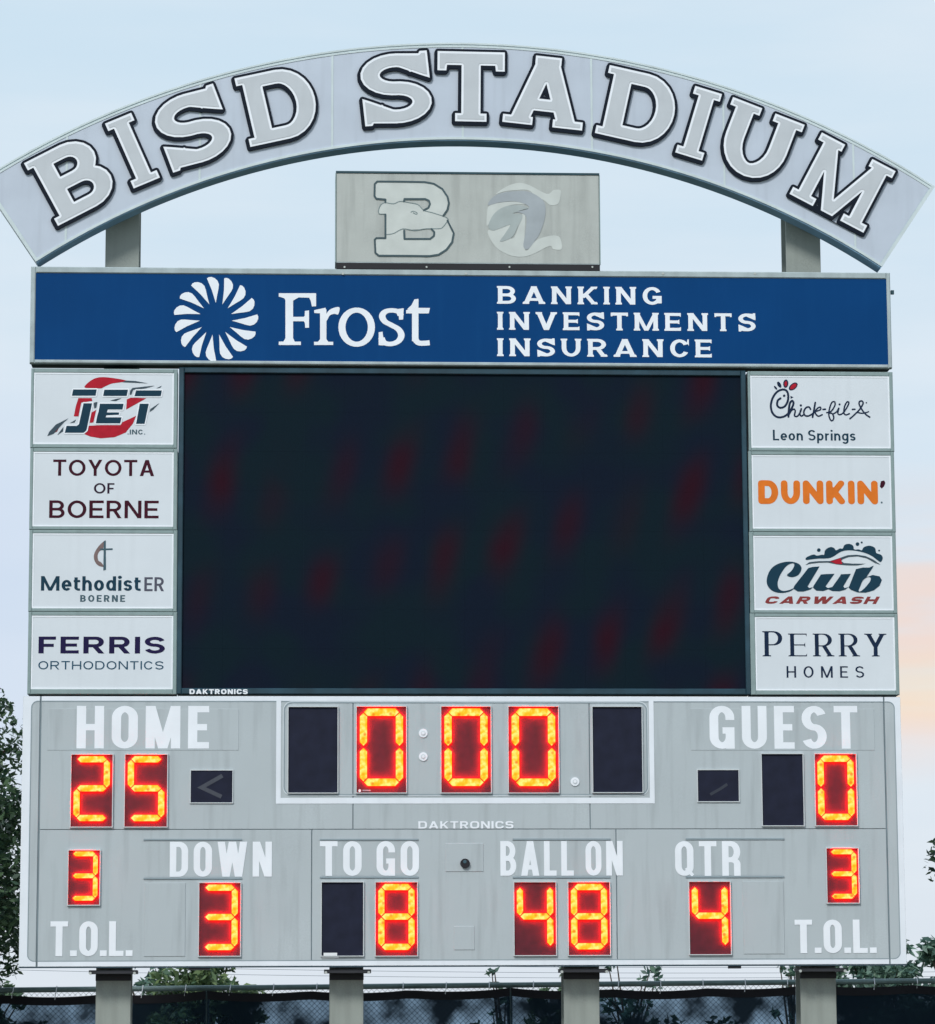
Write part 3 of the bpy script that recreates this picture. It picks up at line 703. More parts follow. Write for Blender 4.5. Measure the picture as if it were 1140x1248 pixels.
# digit modules
SEG = dict(a=('h', .0645), g=('h', .468), d=('h', .880), f=('v', .137, .075, .455), e=('v', .137, .482, .868), b=('v', .863, .075, .455), c=('v', .863, .482, .868))
DIG = {'0': 'abcdef', '2': 'abged', '3': 'abgcd', '4': 'fgbc', '5': 'afgcd', '8': 'abcdefg'}
def module(box, digit, label):
    a, b, c, d = rect(*box); W = c-a; H = d-b; L_ = .011
    ob = B().box(a, c, -.006, -.0008, b, d).make('digit_module', 'litmod' if digit else 'darkmod', sb, label=label)
    lip = B()
    for r_ in ((a-L_, a, b-L_, d+L_), (c, c+L_, b-L_, d+L_), (a, c, b-L_, b), (a, c, d, d+L_)): lip.box(r_[0], r_[1], -.030, -.0008, r_[2], r_[3])
    lip.make('rim', 'lip' if True else 'black', ob)
    if digit:
        th = .145*W/2
        for s in DIG[digit]:
            sp_ = SEG[s]
            if sp_[0] == 'h':
                zc = d-sp_[1]*H; xa, xb = a+.150*W, a+.850*W
                P = [(xa, zc), (xa+th, zc-th), (xb-th, zc-th), (xb, zc), (xb-th, zc+th), (xa+th, zc+th)]
            else:
                xc = a+sp_[1]*W; za, zb = d-sp_[3]*H, d-sp_[2]*H
                P = [(xc, za), (xc+th, za+th), (xc+th, zb-th), (xc, zb), (xc-th, zb-th), (xc-th, za+th)]
            # ridged bar: bevelled front so it stands proud of the mask
            P = ccw(P); mx = sum(p[0] for p in P)/6; mz = sum(p[1] for p in P)/6
            V = [(x, -.0065, z) for x, z in P]+[(x, -.036, z) for x, z in P]+[(x+(mx-x)*.04, -.040, z+(mz-z)*.04) for x, z in P]
            F = [(k, (k+1) % 6, (k+1) % 6+6, k+6) for k in range(6)]+[(k+6, (k+1) % 6+6, (k+1) % 6+12, k+12) for k in range(6)]+[tuple(range(12, 18))]
            obj('segment', V, F, 'led', ob)
    return ob
mods = [((351.6, 862, 411.5, 966.3), None, 'unlit black digit module at the left of the clock'), ((434.8, 861.5, 495.2, 966.3), '0', 'clock digit 0 before the colon'),
        ((538, 861.5, 598.3, 966.3), '0', 'clock digit 0 after the colon'), ((620, 861.5, 680.8, 966.3), '0', 'last clock digit 0'), ((722.6, 861.8, 782.6, 965.8), None, 'unlit black digit module at the right of the clock'),
        ((86.8, 920, 137, 1007.8), '2', 'home score digit 2'), ((152.4, 920, 203.8, 1007.8), '5', 'home score digit 5'),
        ((929, 919.3, 979, 1006.3), None, 'unlit module before the guest score digit'), ((993.8, 919.3, 1044, 1006.3), '0', 'guest score digit 0'),
        ((83.4, 1036.7, 121.5, 1103), '3', 'digit 3 above T.O.L. at the left'), ((242.8, 1076.4, 293, 1165.2), '3', 'down digit 3'),
        ((392.2, 1075.6, 442.7, 1165), None, 'unlit module before the to-go digit'), ((458, 1075.6, 508.6, 1165), '8', 'to-go digit 8'),
        ((627, 1075.6, 677.6, 1164.4), '4', 'ball-on digit 4'), ((693, 1075.6, 743.4, 1164.2), '8', 'ball-on digit 8'),
        ((840.5, 1075, 890.4, 1163.3), '4', 'quarter digit 4'), ((1008, 1034.2, 1046.4, 1100.5), '3', 'digit 3 above T.O.L. at the right')]
for m_ in mods: mo = module(*m_)
for (cxp, cyp) in ((516, 893.7), (516, 922.3), (701, 952.8)):
    x, z = at(cxp, cyp)
    q = B(); q.tube([(x, -.0008, z), (x, -.012, z)], .055, 20); lp = q.make('colon_lamp', 'letterwhite', sb)
    q = B(); q.tube([(x, -.0125, z), (x, -.016, z)], .030, 14); q.make('lens', 'lightgroove', lp)
    q = B(); q.tube([(x, -.0165, z), (x, -.02, z)], .018, 12); q.make('lens', 'letterwhite', lp)
x, z = at(438.5, 963.8); q = B(); q.tube([(x, -.007, z), (x, -.012, z)], .018, 10); q.make('sticker', 'paper', sb)
a, b, c, d = rect(442, 962.8, 452, 964.3); B().box(a, c, -.010, -.007, b, d).make('sticker', 'groove', sb)
for box, mir in (((232.6, 939.3, 283.3, 978.2), 1), ((850.8, 938.8, 900.5, 976.8), -1)):
    a, b, c, d = rect(*box); W = c-a; H = d-b
    ob = B().box(a, c, -.006, -.0008, b, d).make('possession_window', 'darkmod', sb)
    lip = B()
    for r_ in ((a-.012, a, b-.012, d+.012), (c, c+.012, b-.012, d+.012), (a, c, b-.012, b), (a, c, d, d+.012)): lip.box(r_[0], r_[1], -.016, -.0008, r_[2], r_[3])
    lip.make('rim', 'lip', ob)
    if mir == 1: P = [(a+.76*W, b+.84*H), (a+.26*W, b+.47*H), (a+.74*W, b+.18*H)]
    else: P = [(a+.30*W, b+.22*H), (a+.55*W, b+.40*H), (a+.72*W, b+.55*H)]
    sheet('arrow', union(stroke(P, .05 if mir == 1 else .035)), -.008, 'arrowgrey' if mir == 1 else 'arrowdim', ob)

# ================================================================== VIDEO DISPLAY
X0, Z0, X1, Z1 = rect(216.5, 449.5, 912.5, 846.3)
vd = thing('video_display', 'large dark unlit video screen between the two columns of sponsor panels', 'screen', ((X0+X1)/2, .15, Z0))
B().box(X0+.01, X1-.01, .06, .34, Z0+.01, Z1-.01).make('housing', 'frameside', vd)
s0, t0, s1, t1 = rect(223, 456, 906.5, 839)
fr = B(); fr.box(X0, s0, .0, .10, Z0, Z1, bev=.01); fr.box(s1, X1, .0, .10, Z0, Z1, bev=.01); fr.box(s0, s1, .002, .10, t1, Z1, bev=.01); fr.box(s0, s1, .002, .10, Z0, t0, bev=.01)
fr.make('bezel', 'bezel', vd)
# screen made of module tiles with hair joints
nx, nz = 14, 8
me0 = None
for i in range(nx):
    for j in range(nz):
        xa, xb = s0+(s1-s0)*i/nx, s0+(s1-s0)*(i+1)/nx; za, zb = t0+(t1-t0)*j/nz, t0+(t1-t0)*(j+1)/nz
        if me0 is None:
            o_ = B().box(xa+.0004, xb-.0004, .035, .058, za+.0004, zb-.0004).make('led_panel', 'screen', vd); me0 = o_
        else:
            o_ = me0.copy(); C.objects.link(o_); o_.parent = vd; o_.location = me0.location + Vector((xa-s0, 0, za-t0))
# texture must run across the tiles
for n_ in M['screen'].node_tree.nodes:
    if n_.type == 'TEX_COORD':
        for l_ in list(n_.outputs['Object'].links):
            to = l_.to_socket; M['screen'].node_tree.links.remove(l_)
            ge = M['screen'].node_tree.nodes.get('Geometry') or M['screen'].node_tree.nodes.new('ShaderNodeNewGeometry')
            M['screen'].node_tree.links.new(ge.outputs['Position'], to)
DK2 = St(t=.34, h=.26, w=1.6, rx=.3, ry=.26, term=.34, sp=.22)
text('DAKTRONICS', DK2, (231, 840, 302, 846), -.004, 'letterwhite', vd, name='maker_lettering', label='tiny white maker name on the lower left of the bezel')

# ================================================================== BLUE BANNER
X0, Z0, X1, Z1 = rect(37, 329, 1086, 446)
bn = thing('banner_sign', 'long blue banner sign with a white petal emblem, above the video screen', 'sign', ((X0+X1)/2, .15, Z0))
i0, k0, i1, k1 = rect(43, 336.6, 1081.5, 441.6)
B().box(X0+.01, X1-.01, .02, .34, Z0+.01, Z1-.01).make('cabinet', 'frameside', bn)
fr = B(); fr.box(X0, i0, -.03, .06, Z0, Z1, bev=.012); fr.box(i1, X1, -.03, .06, Z0, Z1, bev=.012); fr.box(i0, i1, -.028, .06, k1, Z1, bev=.012); fr.box(i0, i1, -.028, .06, Z0, k0, bev=.012)
fr.make('frame', 'framelite', bn)
B().box(i0, i1, -.012, .019, k0, k1).make('face', 'banner', bn)
for bx_ in (418, 568, 808, 920):
    x, z = at(bx_, 334); q = B(); q.tube([(x, -.026, z), (x, -.034, z)], .016, 8); q.make('screw', 'bolt', bn)
x, z = at(1089.5, 355); B().box(x-.03, x+.01, .02, .06, z-.03, z+.02).make('latch', 'frameside', bn)
BY = -.016
petals = []
pc = (263.2, 389)
for k in range(15):
    th = 90-24*k
    pol = lambda da, r: (pc[0]+r*math.cos(math.radians(th+da)), pc[1]-r*math.sin(math.radians(th+da)))
    petals.append(px([pol(0, 19.5), pol(8.0, 36), pol(12.4, 50.7), pol(9.5, 51.8), pol(6, 51.6), pol(1.5, 49.8), pol(-2.5, 46.8), pol(-5, 42.5), pol(-5, 37.5), pol(-3.2, 29)]))
for p in petals: sheet('petal', union([p]), BY, 'letterwhite', bn)
# big serif name, drawn from its own outline strokes
def at_local(x, y, ox, oy, s): return (ox+x/s, oy+y/s)
FR = lambda x, y: (330+x/5.561, 345+y/5.561)
def frpoly(pts): return px([FR(*p) for p in pts])
def frstroke(pts, w_, h_=None, closed=False): return [px([FR(*p) for p in q]) for q in stroke(pts, w_, h_, closed=closed)]
frP = []
frP += [frpoly([(100, 90), (152, 90), (152, 395), (100, 395)]), frpoly([(55, 70), (308, 70), (308, 102), (55, 94)]), frpoly([(55, 92), (110, 96), (110, 130), (92, 104)]),
        frpoly([(150, 96), (190, 98), (152, 120)]), frpoly([(268, 98), (308, 98), (308, 158), (280, 160), (272, 122), (262, 104)]),
        frpoly([(150, 230), (238, 230), (238, 260), (150, 260)]), frpoly([(232, 190), (260, 186), (260, 304), (234, 304), (232, 270), (222, 258), (222, 234), (231, 222)]),
        frpoly([(55, 398), (205, 398), (205, 421), (55, 421)]), frpoly([(100, 375), (152, 375), (165, 400), (85, 400)])]
frP += [frpoly([(335, 190), (378, 180), (378, 400), (335, 400)]), frpoly([(294, 185), (372, 168), (378, 200), (340, 206), (330, 206), (296, 204)]), frpoly([(294, 399), (424, 399), (424, 421), (294, 421)]),
        frpoly([(335, 380), (378, 380), (392, 401), (320, 401)])]
frP += [frpoly(smooth([(372, 225), (392, 190), (425, 170), (466, 166), (458, 212), (430, 210), (400, 222), (376, 262)], 4, True))]
frP += frstroke(qa(583, 300, 100, 116, 0, 360, 30)[:-1], 48, 34, True)
frP += frstroke(smooth([(882, 222), (868, 196), (820, 186), (775, 196), (756, 226), (775, 262), (822, 288), (868, 316), (886, 358), (862, 398), (812, 414), (768, 404), (750, 372)], 5), 44, 30)
frP += [frpoly([(865, 176), (902, 172), (898, 248), (870, 250)]), frpoly([(732, 335), (758, 330), (768, 400), (765, 424), (732, 422)])]
frP += [frpoly([(958, 150), (1002, 108), (1002, 395), (958, 395)]), frpoly([(918, 186), (958, 168), (1080, 170), (1072, 207), (918, 207)]), frpoly([(1000, 108), (974, 112), (955, 150), (925, 178), (1000, 178)])]
frP += frstroke(smooth([(980, 340), (983, 385), (1010, 408), (1078, 406)], 5), 42, 34)
sheet('lettering', union(frP), BY, 'letterwhite', bn, 'large white serif name beside the petal emblem')
COP = St(t=.205, h=.165, w=1.22, ry=.40, term=.30, se=.045, st=.075, sp=.30, wedge=.06, lowbar=.25)
text('BANKING', COP, (605.8, 349.5, 806.5, 371), BY, 'letterwhite', bn)
text('INVESTMENTS', COP, (605.8, 381.3, 921, 403), BY, 'letterwhite', bn)
text('INSURANCE', COP, (605.8, 413.3, 867.5, 435), BY, 'letterwhite', bn)

# ================================================================== SPONSOR PANELS
def sponsor(box, fbox, label, side):
    X0, Z0, X1, Z1 = rect(*fbox); a, b, c, d = rect(*box)
    t_ = thing('sponsor_sign', label, 'sign', ((X0+X1)/2, .15, Z0), 'sponsor panels beside the video screen')
    B().box(X0+.004, X1-.004, .03, .33, Z0+.004, Z1-.004).make('cabinet', 'frameside', t_)
    fr = B(); g = .0015
    fr.box(X0, a, -.012, .029, Z0+g, Z1-g, bev=.008); fr.box(c, X1, -.012, .029, Z0+g, Z1-g, bev=.008); fr.box(a, c, -.010, .029, d, Z1-g, bev=.008); fr.box(a, c, -.010, .029, Z0+g, b, bev=.008)
    fr.make('frame', 'frame', t_)
    e = .018
    tr = B(); tr.box(a+.0005, a+e, -.004, .01, b, d); tr.box(c-e, c-.0005, -.004, .01, b, d); tr.box(a+e, c-e, -.004, .01, d-e, d); tr.box(a+e, c-e, -.004, .01, b, b+e)
    tr.make('trim', 'letterwhite', t_)
    B().box(a+e, c-e, .0, .012, b+e, d-e).make('face', 'sponsor', t_)
    return t_
# left and right columns share straight world edges
LX = (36, 216.5); RX = (912.8, 1093)
ly = [449.5, 546, 645.8, 746, 846.3]
L1 = sponsor((41, 454.5, 211.8, 541.5), (37.5, 449.3, 216.3, 546.3), 'white sponsor panel with a red oval behind slanted dark teal letters', 0)
L2 = sponsor((40.2, 551, 211.5, 641.7), (36.3, 546.3, 216.3, 646), 'white sponsor panel with three centred lines of thin maroon capitals, left column', 0)
L3 = sponsor((39.4, 650.3, 211.3, 741.5), (35.2, 646, 216.0, 745.8), 'white sponsor panel with a small cross and flame emblem over navy lettering, left column', 0)
L4 = sponsor((38.2, 750.5, 210.9, 840), (34, 745.8, 215.6, 846.5), 'white sponsor panel with bold wide violet capitals, bottom of the left column', 0)
R1 = sponsor((915.3, 458.3, 1085, 546), (912.3, 452.8, 1089.2, 550.3), 'white sponsor panel with black script lettering and red feather marks, top of the right column', 1)
R2 = sponsor((917, 555, 1086.8, 644.5), (913, 550.3, 1091, 648.6), 'white sponsor panel with rounded orange capitals, right column', 1)
R3 = sponsor((919, 653.3, 1088.6, 743.7), (914, 648.6, 1093, 747.8), 'white sponsor panel with heavy teal script, soap bubbles and a car outline', 1)
R4 = sponsor((921, 752.3, 1091.4, 841.6), (915, 747.8, 1095.6, 847.2), 'white sponsor panel with tall thin navy serif capitals, bottom of the right column', 1)
SY = -.002
# --- panel 1: oval and slanted letters (source crop origin 50,450 scale 7.125)
J = lambda p: (50+p[0]/7.125, 450+p[1]/7.125)
jp = lambda pts: px([J(p) for p in pts])
def spn(pts, n=5): return smooth(pts, n, True)
red = [jp(spn([(378, 158), (410, 115), (470, 78), (540, 68), (640, 78), (740, 98), (700, 112), (610, 126), (545, 155), (520, 166), (450, 164)])),
       jp([(325, 250), (440, 250), (446, 275), (350, 290), (325, 410), (285, 408), (302, 320)]),
       jp([(745, 262), (780, 246), (915, 252), (740, 350)]), jp([(706, 460), (826, 404), (800, 470), (735, 550), (640, 590), (520, 600), (430, 585), (368, 560), (420, 490), (520, 486), (690, 486)]),
       jp([(432, 380), (480, 352), (455, 462), (424, 466)])]
sheet('logo_swoosh', union(red), SY, 'red', L1)
blk = [jp([(740, 98), (820, 102), (930, 122), (840, 118), (700, 112)]), jp([(795, 162), (905, 150), (990, 142), (905, 166), (800, 178), (785, 220), (770, 220), (775, 185)]), jp([(1000, 166), (1050, 142), (1035, 160)]),
       jp([(600, 272), (650, 258), (700, 250), (650, 276)]), jp([(950, 345), (1030, 292), (975, 350), (942, 372)]), jp([(55, 580), (70, 545), (130, 480), (240, 425), (200, 460), (110, 560)]),
       jp([(140, 572), (180, 520), (195, 500), (190, 540)]), jp([(250, 468), (305, 436), (290, 462)]), jp([(458, 290), (490, 284), (480, 335), (462, 340)])]
sheet('logo_lines', union(blk), SY-.002, 'seam', L1)
sheet('logo_flame', union([jp([(75, 555), (130, 488), (175, 470), (140, 540), (100, 560)])]), SY-.001, 'brownred', L1)
jet = [jp([(280, 176), (484, 176), (474, 230), (268, 230)]), jp([(550, 178), (756, 178), (744, 232), (540, 232)]), jp([(826, 184), (1050, 184), (1040, 234), (812, 234)]),
       jp([(370, 296), (444, 296), (395, 530), (370, 552), (206, 552), (222, 492), (310, 492), (330, 478)]),
       jp([(512, 300), (718, 300), (708, 350), (580, 350), (572, 375), (680, 375), (676, 395), (568, 400), (562, 418), (700, 418), (688, 470), (476, 470), (490, 400), (500, 370)]),
       jp([(858, 300), (936, 300), (900, 474), (826, 474)])]
v_, f_ = union(jet)
sheet('letter_edge', grow(v_, f_, .016, eps=1e-4), SY-.003, 'letterwhite', L1)
sheet('lettering', (v_, f_), SY-.005, 'tealtext', L1, 'slanted dark teal letters JET')
SAN = St(t=.17, h=.17, w=1.05, sp=.16)
text('.INC.', SAN, (155.5, 523.5, 177, 529.3), SY-.002, 'graytext', L1, label='the small letters INC.')
# --- panel 2
TOY = St(t=.185, h=.15, w=1.08, sp=.16, lowbar=.28, W=dict(O=1.02, T=.80, Y=.86, A=.88, B=.84, E=.78, R=.82, N=.92, F=.62))
text('TOYOTA', TOY, (64.8, 560.3, 188, 580), SY, 'maroon', L2, label='top line of maroon capitals')
text('OF', TOY, (114.5, 588.8, 139.5, 601.5), SY, 'plum', L2)
text('BOERNE', TOY, (60, 610, 193.5, 631.5), SY, 'maroon', L2, label='bottom line of maroon capitals')
# --- panel 3: cross and flame (crop origin 35,655 scale 6.333)
Q = lambda p: (35+p[0]/6.333, 655+p[1]/6.333); qp = lambda pts: px([Q(p) for p in pts])
sheet('cross', union([qp([(580, 30), (595, 24), (597, 250), (576, 256)]), qp([(550, 86), (648, 84), (648, 97), (550, 99)])]), SY-.001, 'graytext', L3)
sheet('flame', union([qp(smooth([(592, 22), (545, 62), (508, 120), (505, 170), (530, 212), (572, 228), (576, 214), (556, 190), (538, 178), (532, 140), (545, 110), (575, 85), (580, 50)], 4, True))]), SY, 'taupe', L3)
MET = St(t=.18, h=.155, w=.98, sp=.12, W=dict(M=1.02), xh=.74)
text('Methodist', MET, (50, 702.3, 171.5, 720), SY, 'tealtext', L3, label='bold navy name')
MER = St(t=.165, h=.15, w=.95, sp=.12, ry=.3, rx=.3)
text('ER', MER, (176, 703.5, 200, 720.5), SY, 'ergrey', L3)
text('BOERNE', St(t=.2, h=.18, w=.95, sp=.26), (97.8, 725.3, 152.5, 733.5), SY, 'graytext', L3, label='small line of grey capitals')
# --- panel 4
FER = St(t=.27, h=.185, w=1.62, rx=.5, ry=.30, sp=.24, term=.32)
text('FERRIS', FER, (47, 776, 201, 796.5), SY, 'violettext', L4, label='bold wide violet capitals')
text('ORTHODONTICS', St(t=.17, h=.135, w=1.62, sp=.25, rx=.6, ry=.4), (46.8, 805.8, 199.5, 816), SY, 'tealgrey', L4, label='thin wide capitals below')
# --- panel 5: script (crop origin 930,455 scale 8.143)
K_ = lambda p: (930+p[0]/8.143, 455+p[1]/8.143); kp = lambda pts: px([K_(p) for p in pts])
def pen(pts, w_=17, closed=False, fn=K_, n=5): return [px([fn(p) for p in q]) for q in stroke(smooth(pts, n, closed), w_, closed=closed, rnd=True, n=8)]
scr = []
scr += pen([(176, 248), (150, 268), (142, 305), (152, 330), (180, 342), (220, 325), (248, 275), (252, 215), (235, 172), (195, 160), (140, 185), (98, 245), (80, 320), (95, 390), (140, 432), (200, 432), (250, 400), (290, 340), (305, 295), (290, 272), (268, 300), (258, 370), (255, 430)], 21)
scr += pen([(255, 420), (280, 375), (308, 355), (322, 375), (315, 420), (345, 425), (375, 380), (382, 350), (368, 400), (382, 424), (404, 412)], 16) + pen([(474, 356), (458, 334), (428, 342), (407, 382), (420, 418), (456, 422), (498, 398)], 17)
scr += pen([(521, 290), (507, 370), (494, 435)], 18) + pen([(500, 400), (540, 350), (570, 335), (572, 360), (520, 385), (550, 425), (590, 410)], 15) + pen([(598, 358), (622, 356)], 17)
scr += pen([(635, 390), (680, 375), (715, 320), (715, 285), (690, 285), (668, 330), (655, 400), (668, 455), (690, 470), (705, 440), (690, 400), (665, 395)], 15)
scr += pen([(695, 405), (735, 380), (755, 345), (745, 395), (765, 410), (800, 390), (840, 330), (855, 290), (835, 285), (812, 330), (805, 390), (825, 412), (860, 400)], 15)
scr += pen([(890, 358), (915, 356)], 16) + pen([(865, 450), (900, 420), (960, 360), (995, 300), (985, 275), (960, 280), (958, 310), (985, 360), (1020, 405), (1062, 435)], 16) + pen([(940, 388), (985, 396), (1030, 388), (1050, 380)], 13)
for c_, r_ in (((378, 318), 12), ((762, 308), 11), ((212, 222), 13)): scr.append(kp(disc(c_, r_, 10)))
scr.append(kp([(275, 222), (305, 238), (276, 252)])); scr.append(kp(disc((1028, 292), 8, 8)))
sheet('script_lettering', union(scr), SY, 'navytext', R1, 'black handwritten script')
def oval(c_, rx_, ry_, rot, fn=kp, n=14):
    ca, sa = math.cos(math.radians(rot)), math.sin(math.radians(rot))
    return fn([(c_[0]+rx_*math.cos(2*pi*k/n)*ca-ry_*math.sin(2*pi*k/n)*sa, c_[1]+rx_*math.cos(2*pi*k/n)*sa+ry_*math.sin(2*pi*k/n)*ca) for k in range(n)])
sheet('feather_outline', union([oval((127, 143), 24, 10, 50), oval((163, 112), 34, 17, 62), oval((228, 102), 42, 26, 95), oval((302, 130), 52, 30, 140)]), SY, 'navytext', R1)
sheet('feather', union([oval((228, 103), 26, 13, 95), oval((303, 130), 38, 20, 140)]), SY-.002, 'red', R1)
text('Leon Springs', St(t=.155, h=.14, w=.95, sp=.12, xh=.68, W=dict(L=.5)), (942.3, 524, 1043, 536.8), SY, 'tealtext', R1, label='the words Leon Springs')
# --- panel 6: orange rounded capitals
DUN = St(t=.30, h=.245, w=1.05, sp=.12, rnd=True, ry=.38, W=dict(D=.90, U=.86, N=.92, K=.86))
text('DUNKIN', DUN, (924.3, 585.5, 1070.3, 614.5), SY, 'orange', R2, label='rounded orange capitals')
sheet('apostrophe', union([px([(1074, 586.5), (1078, 585.5), (1079.5, 588.5), (1078, 592.5), (1075, 595.5), (1072.8, 593)])]), SY, 'maroon', R2)
sheet('dot', union([px(disc((1075, 612.5), 1.2, 8))]), SY, 'graytext', R2)
# --- panel 7 (crop origin 925,655 scale 7.125)
U_ = lambda p: (925+p[0]/7.125, 655+p[1]/7.125); up_ = lambda pts: px([U_(p) for p in pts])
club = [up_(smooth([(245, 328), (285, 290), (310, 240), (290, 225), (240, 250), (190, 320), (165, 390), (175, 445), (215, 465), (270, 455), (310, 438), (280, 465), (210, 482), (130, 470), (78, 420), (72, 350), (110, 270), (180, 225), (270, 210), (345, 228), (372, 270), (345, 325), (290, 345)], 4, True))]
club += [up_([(432, 265), (470, 256), (528, 252), (500, 300), (425, 425), (440, 440), (470, 432), (450, 452), (390, 470), (340, 470), (300, 445), (310, 420)]),
         up_([(540, 322), (590, 318), (658, 316), (580, 425), (600, 440), (640, 430), (700, 345), (715, 320), (760, 318), (800, 316), (735, 425), (745, 440), (780, 432), (750, 455), (700, 468), (640, 466), (605, 450), (560, 466), (500, 462), (470, 435), (480, 415)]),
         up_([(845, 275), (900, 262), (960, 262), (1000, 244), (985, 270), (935, 345), (990, 326), (1050, 338), (1070, 370), (1050, 420), (1000, 460), (930, 480), (860, 478), (800, 455), (780, 435), (790, 415)])]
cmin = [up_(smooth([(905, 375), (945, 345), (972, 352), (965, 385), (920, 440), (880, 470), (868, 460), (880, 430)], 4, True))]
cv, cf = union(club, cmin, eps=1e-4)
sheet('lettering', (cv, cf), SY-.002, 'tealtext', R3, 'heavy slanted teal script word')
bub = [up_(smooth([(412, 196), (410, 178), (440, 160), (480, 148), (505, 158), (550, 150), (568, 150), (578, 110), (620, 84), (655, 92), (672, 112), (705, 96), (730, 96), (745, 66), (785, 56), (820, 72), (830, 104), (870, 104), (895, 112), (915, 84), (965, 72), (1010, 92), (1022, 135), (1062, 150), (1078, 180), (1062, 212), (1040, 205), (980, 160), (900, 128), (800, 112), (720, 122), (650, 165), (600, 182), (520, 184), (450, 192)], 4, True))]
bub += [up_(disc((522, 110), 16, 12)), up_(disc((858, 58), 16, 12)), up_(disc((895, 44), 9, 10)), up_(disc((1046, 114), 8, 10))]
sheet('bubbles', union(bub, eps=1e-4), SY-.001, 'tealtext', R3)
carl = [up_([(405, 240), (440, 215), (520, 206), (620, 205), (700, 180), (770, 155), (850, 150), (930, 162), (1000, 195), (1058, 238), (1010, 222), (940, 182), (860, 164), (780, 170), (728, 190), (716, 205), (740, 222), (820, 228), (930, 228), (860, 243), (760, 242), (680, 234), (600, 218), (520, 220), (450, 228)])]
sheet('car_outline', union(carl, eps=1e-4), SY-.002, 'seam', R3)
sheet('car_lamp', union([up_([(620, 208), (665, 196), (710, 180), (718, 200), (726, 232), (670, 230)])]), SY-.004, 'red', R3)
text('CARWASH', St(t=.34, h=.27, w=1.75, sp=.26, slant=.42, rx=.34, ry=.3, term=.34), (933, 727, 1073, 736), SY, 'brownred', R3, label='small slanted maroon capitals')
# --- panel 8
PER = St(t=.145, h=.045, w=1.0, se=.075, st=.035, sp=.24, wedge=.02, ry=.5, W=dict(E=.62, R=.66, Y=.70, P=.62))
text('P', PER, (929.5, 769.3, 953.8, 800), SY, 'navytext', R4, label='tall initial of the thin serif name')
text('ERRY', PER, (961, 772.3, 1081, 800), SY, 'navytext', R4, label='thin navy serif capitals after the initial')
text('HOMES', St(t=.135, h=.115, w=1.0, sp=.55), (959, 812, 1053.5, 826), SY, 'navytext', R4, label='spaced navy capitals HOMES')

# ================================================================== ARCH SIGN
def circ(p, q, r):
    ax, ay = p; bx, by = q; cx, cy = r; d = 2*(ax*(by-cy)+bx*(cy-ay)+cx*(ay-by))
    ux = ((ax*ax+ay*ay)*(by-cy)+(bx*bx+by*by)*(cy-ay)+(cx*cx+cy*cy)*(ay-by))/d
    uy = ((ax*ax+ay*ay)*(cx-bx)+(bx*bx+by*by)*(ax-cx)+(cx*cx+cy*cy)*(bx-ax))/d
    return ux, uy, math.dist((ux, uy), p)
AY = -.02                    # face of the arch
ACX, ACZ, RI = circ(at(43, 319, AY), at(561, 169.5, AY), at(1074, 324, AY))
_, _, RO_ = circ(at(-8, 214, AY), at(561, 52.5, AY), at(1138, 226, AY))
RO = math.dist((ACX, ACZ), at(561, 52.5, AY))
def ang(px_, py_): x, z = at(px_, py_, AY); return math.atan2(x-ACX, z-ACZ)
A0 = (ang(43, 320)+ang(-7, 240))/2; A1 = (ang(1075, 326)+ang(1138, 228))/2
def apt(a, r): return (ACX+math.sin(a)*r, ACZ+math.cos(a)*r)
def ring(r0, r1, a0=A0, a1=A1, n=72):
    return [[apt(a0+(a1-a0)*k/n, r0), apt(a0+(a1-a0)*(k+1)/n, r0), apt(a0+(a1-a0)*(k+1)/n, r1), apt(a0+(a1-a0)*k/n, r1)] for k in range(n)]
ar = thing('arch_sign', 'curved pale grey arch sign with big outlined block letters over the whole scoreboard', 'sign', (0, .15, at(43, 322)[1]))
sheet('body', union(ring(RI, RO-.003)), AY+.004, 'archrim', ar, depth=.28)
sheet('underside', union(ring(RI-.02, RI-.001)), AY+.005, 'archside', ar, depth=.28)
sxs = [at(u, 200 if 300 < u < 900 else 260, AY)[0] for u in (80.5, 243, 405, 564.5, 722, 883, 1042)]
edges = [-20]+sxs+[20]
rimw = .028
inner = ring(RI+rimw, RO-rimw*2.1, A0+.004, A1-.004)
for k in range(8):
    x0, x1 = edges[k], edges[k+1]; np_ = len(inner)
    slabp = rpoly(x0+.014, ACZ, x1-.014, ACZ+RO+5)
    # piece of the ring lying between two joints
    vf = union(inner+[slabp], keep=lambda ids: any(i < np_ for i in ids) and any(i >= np_ for i in ids))
    sheet('arch_panel', vf, AY, 'archpanel', ar, depth=.0035)
for x_ in sxs:
    np_ = len(inner)
    vf = union(inner+[rpoly(x_-.0135, ACZ, x_+.0135, ACZ+RO+5)], keep=lambda ids: any(i < np_ for i in ids) and any(i >= np_ for i in ids))
    sheet('joint_cover', vf, AY-.004, 'archrim', ar, depth=.015)
sheet('rim', union(ring(RO-.016, RO+.006)), AY-.006, 'archrim', ar, depth=.30)
sheet('rim', union(ring(RO-rimw*2, RO-rimw-.008)), AY-.006, 'archrim', ar, depth=.017)
sheet('rim', union(ring(RI-.004, RI+rimw)), AY-.012, 'archrim', ar, depth=.023)
sheet('rim', union(ring(RI, RO, A0-.0005, A0+.0032, 1)), AY-.010, 'archrim', ar, depth=.021)
sheet('rim', union(ring(RI, RO, A1-.0032, A1+.0005, 1)), AY-.010, 'archrim', ar, depth=.021)
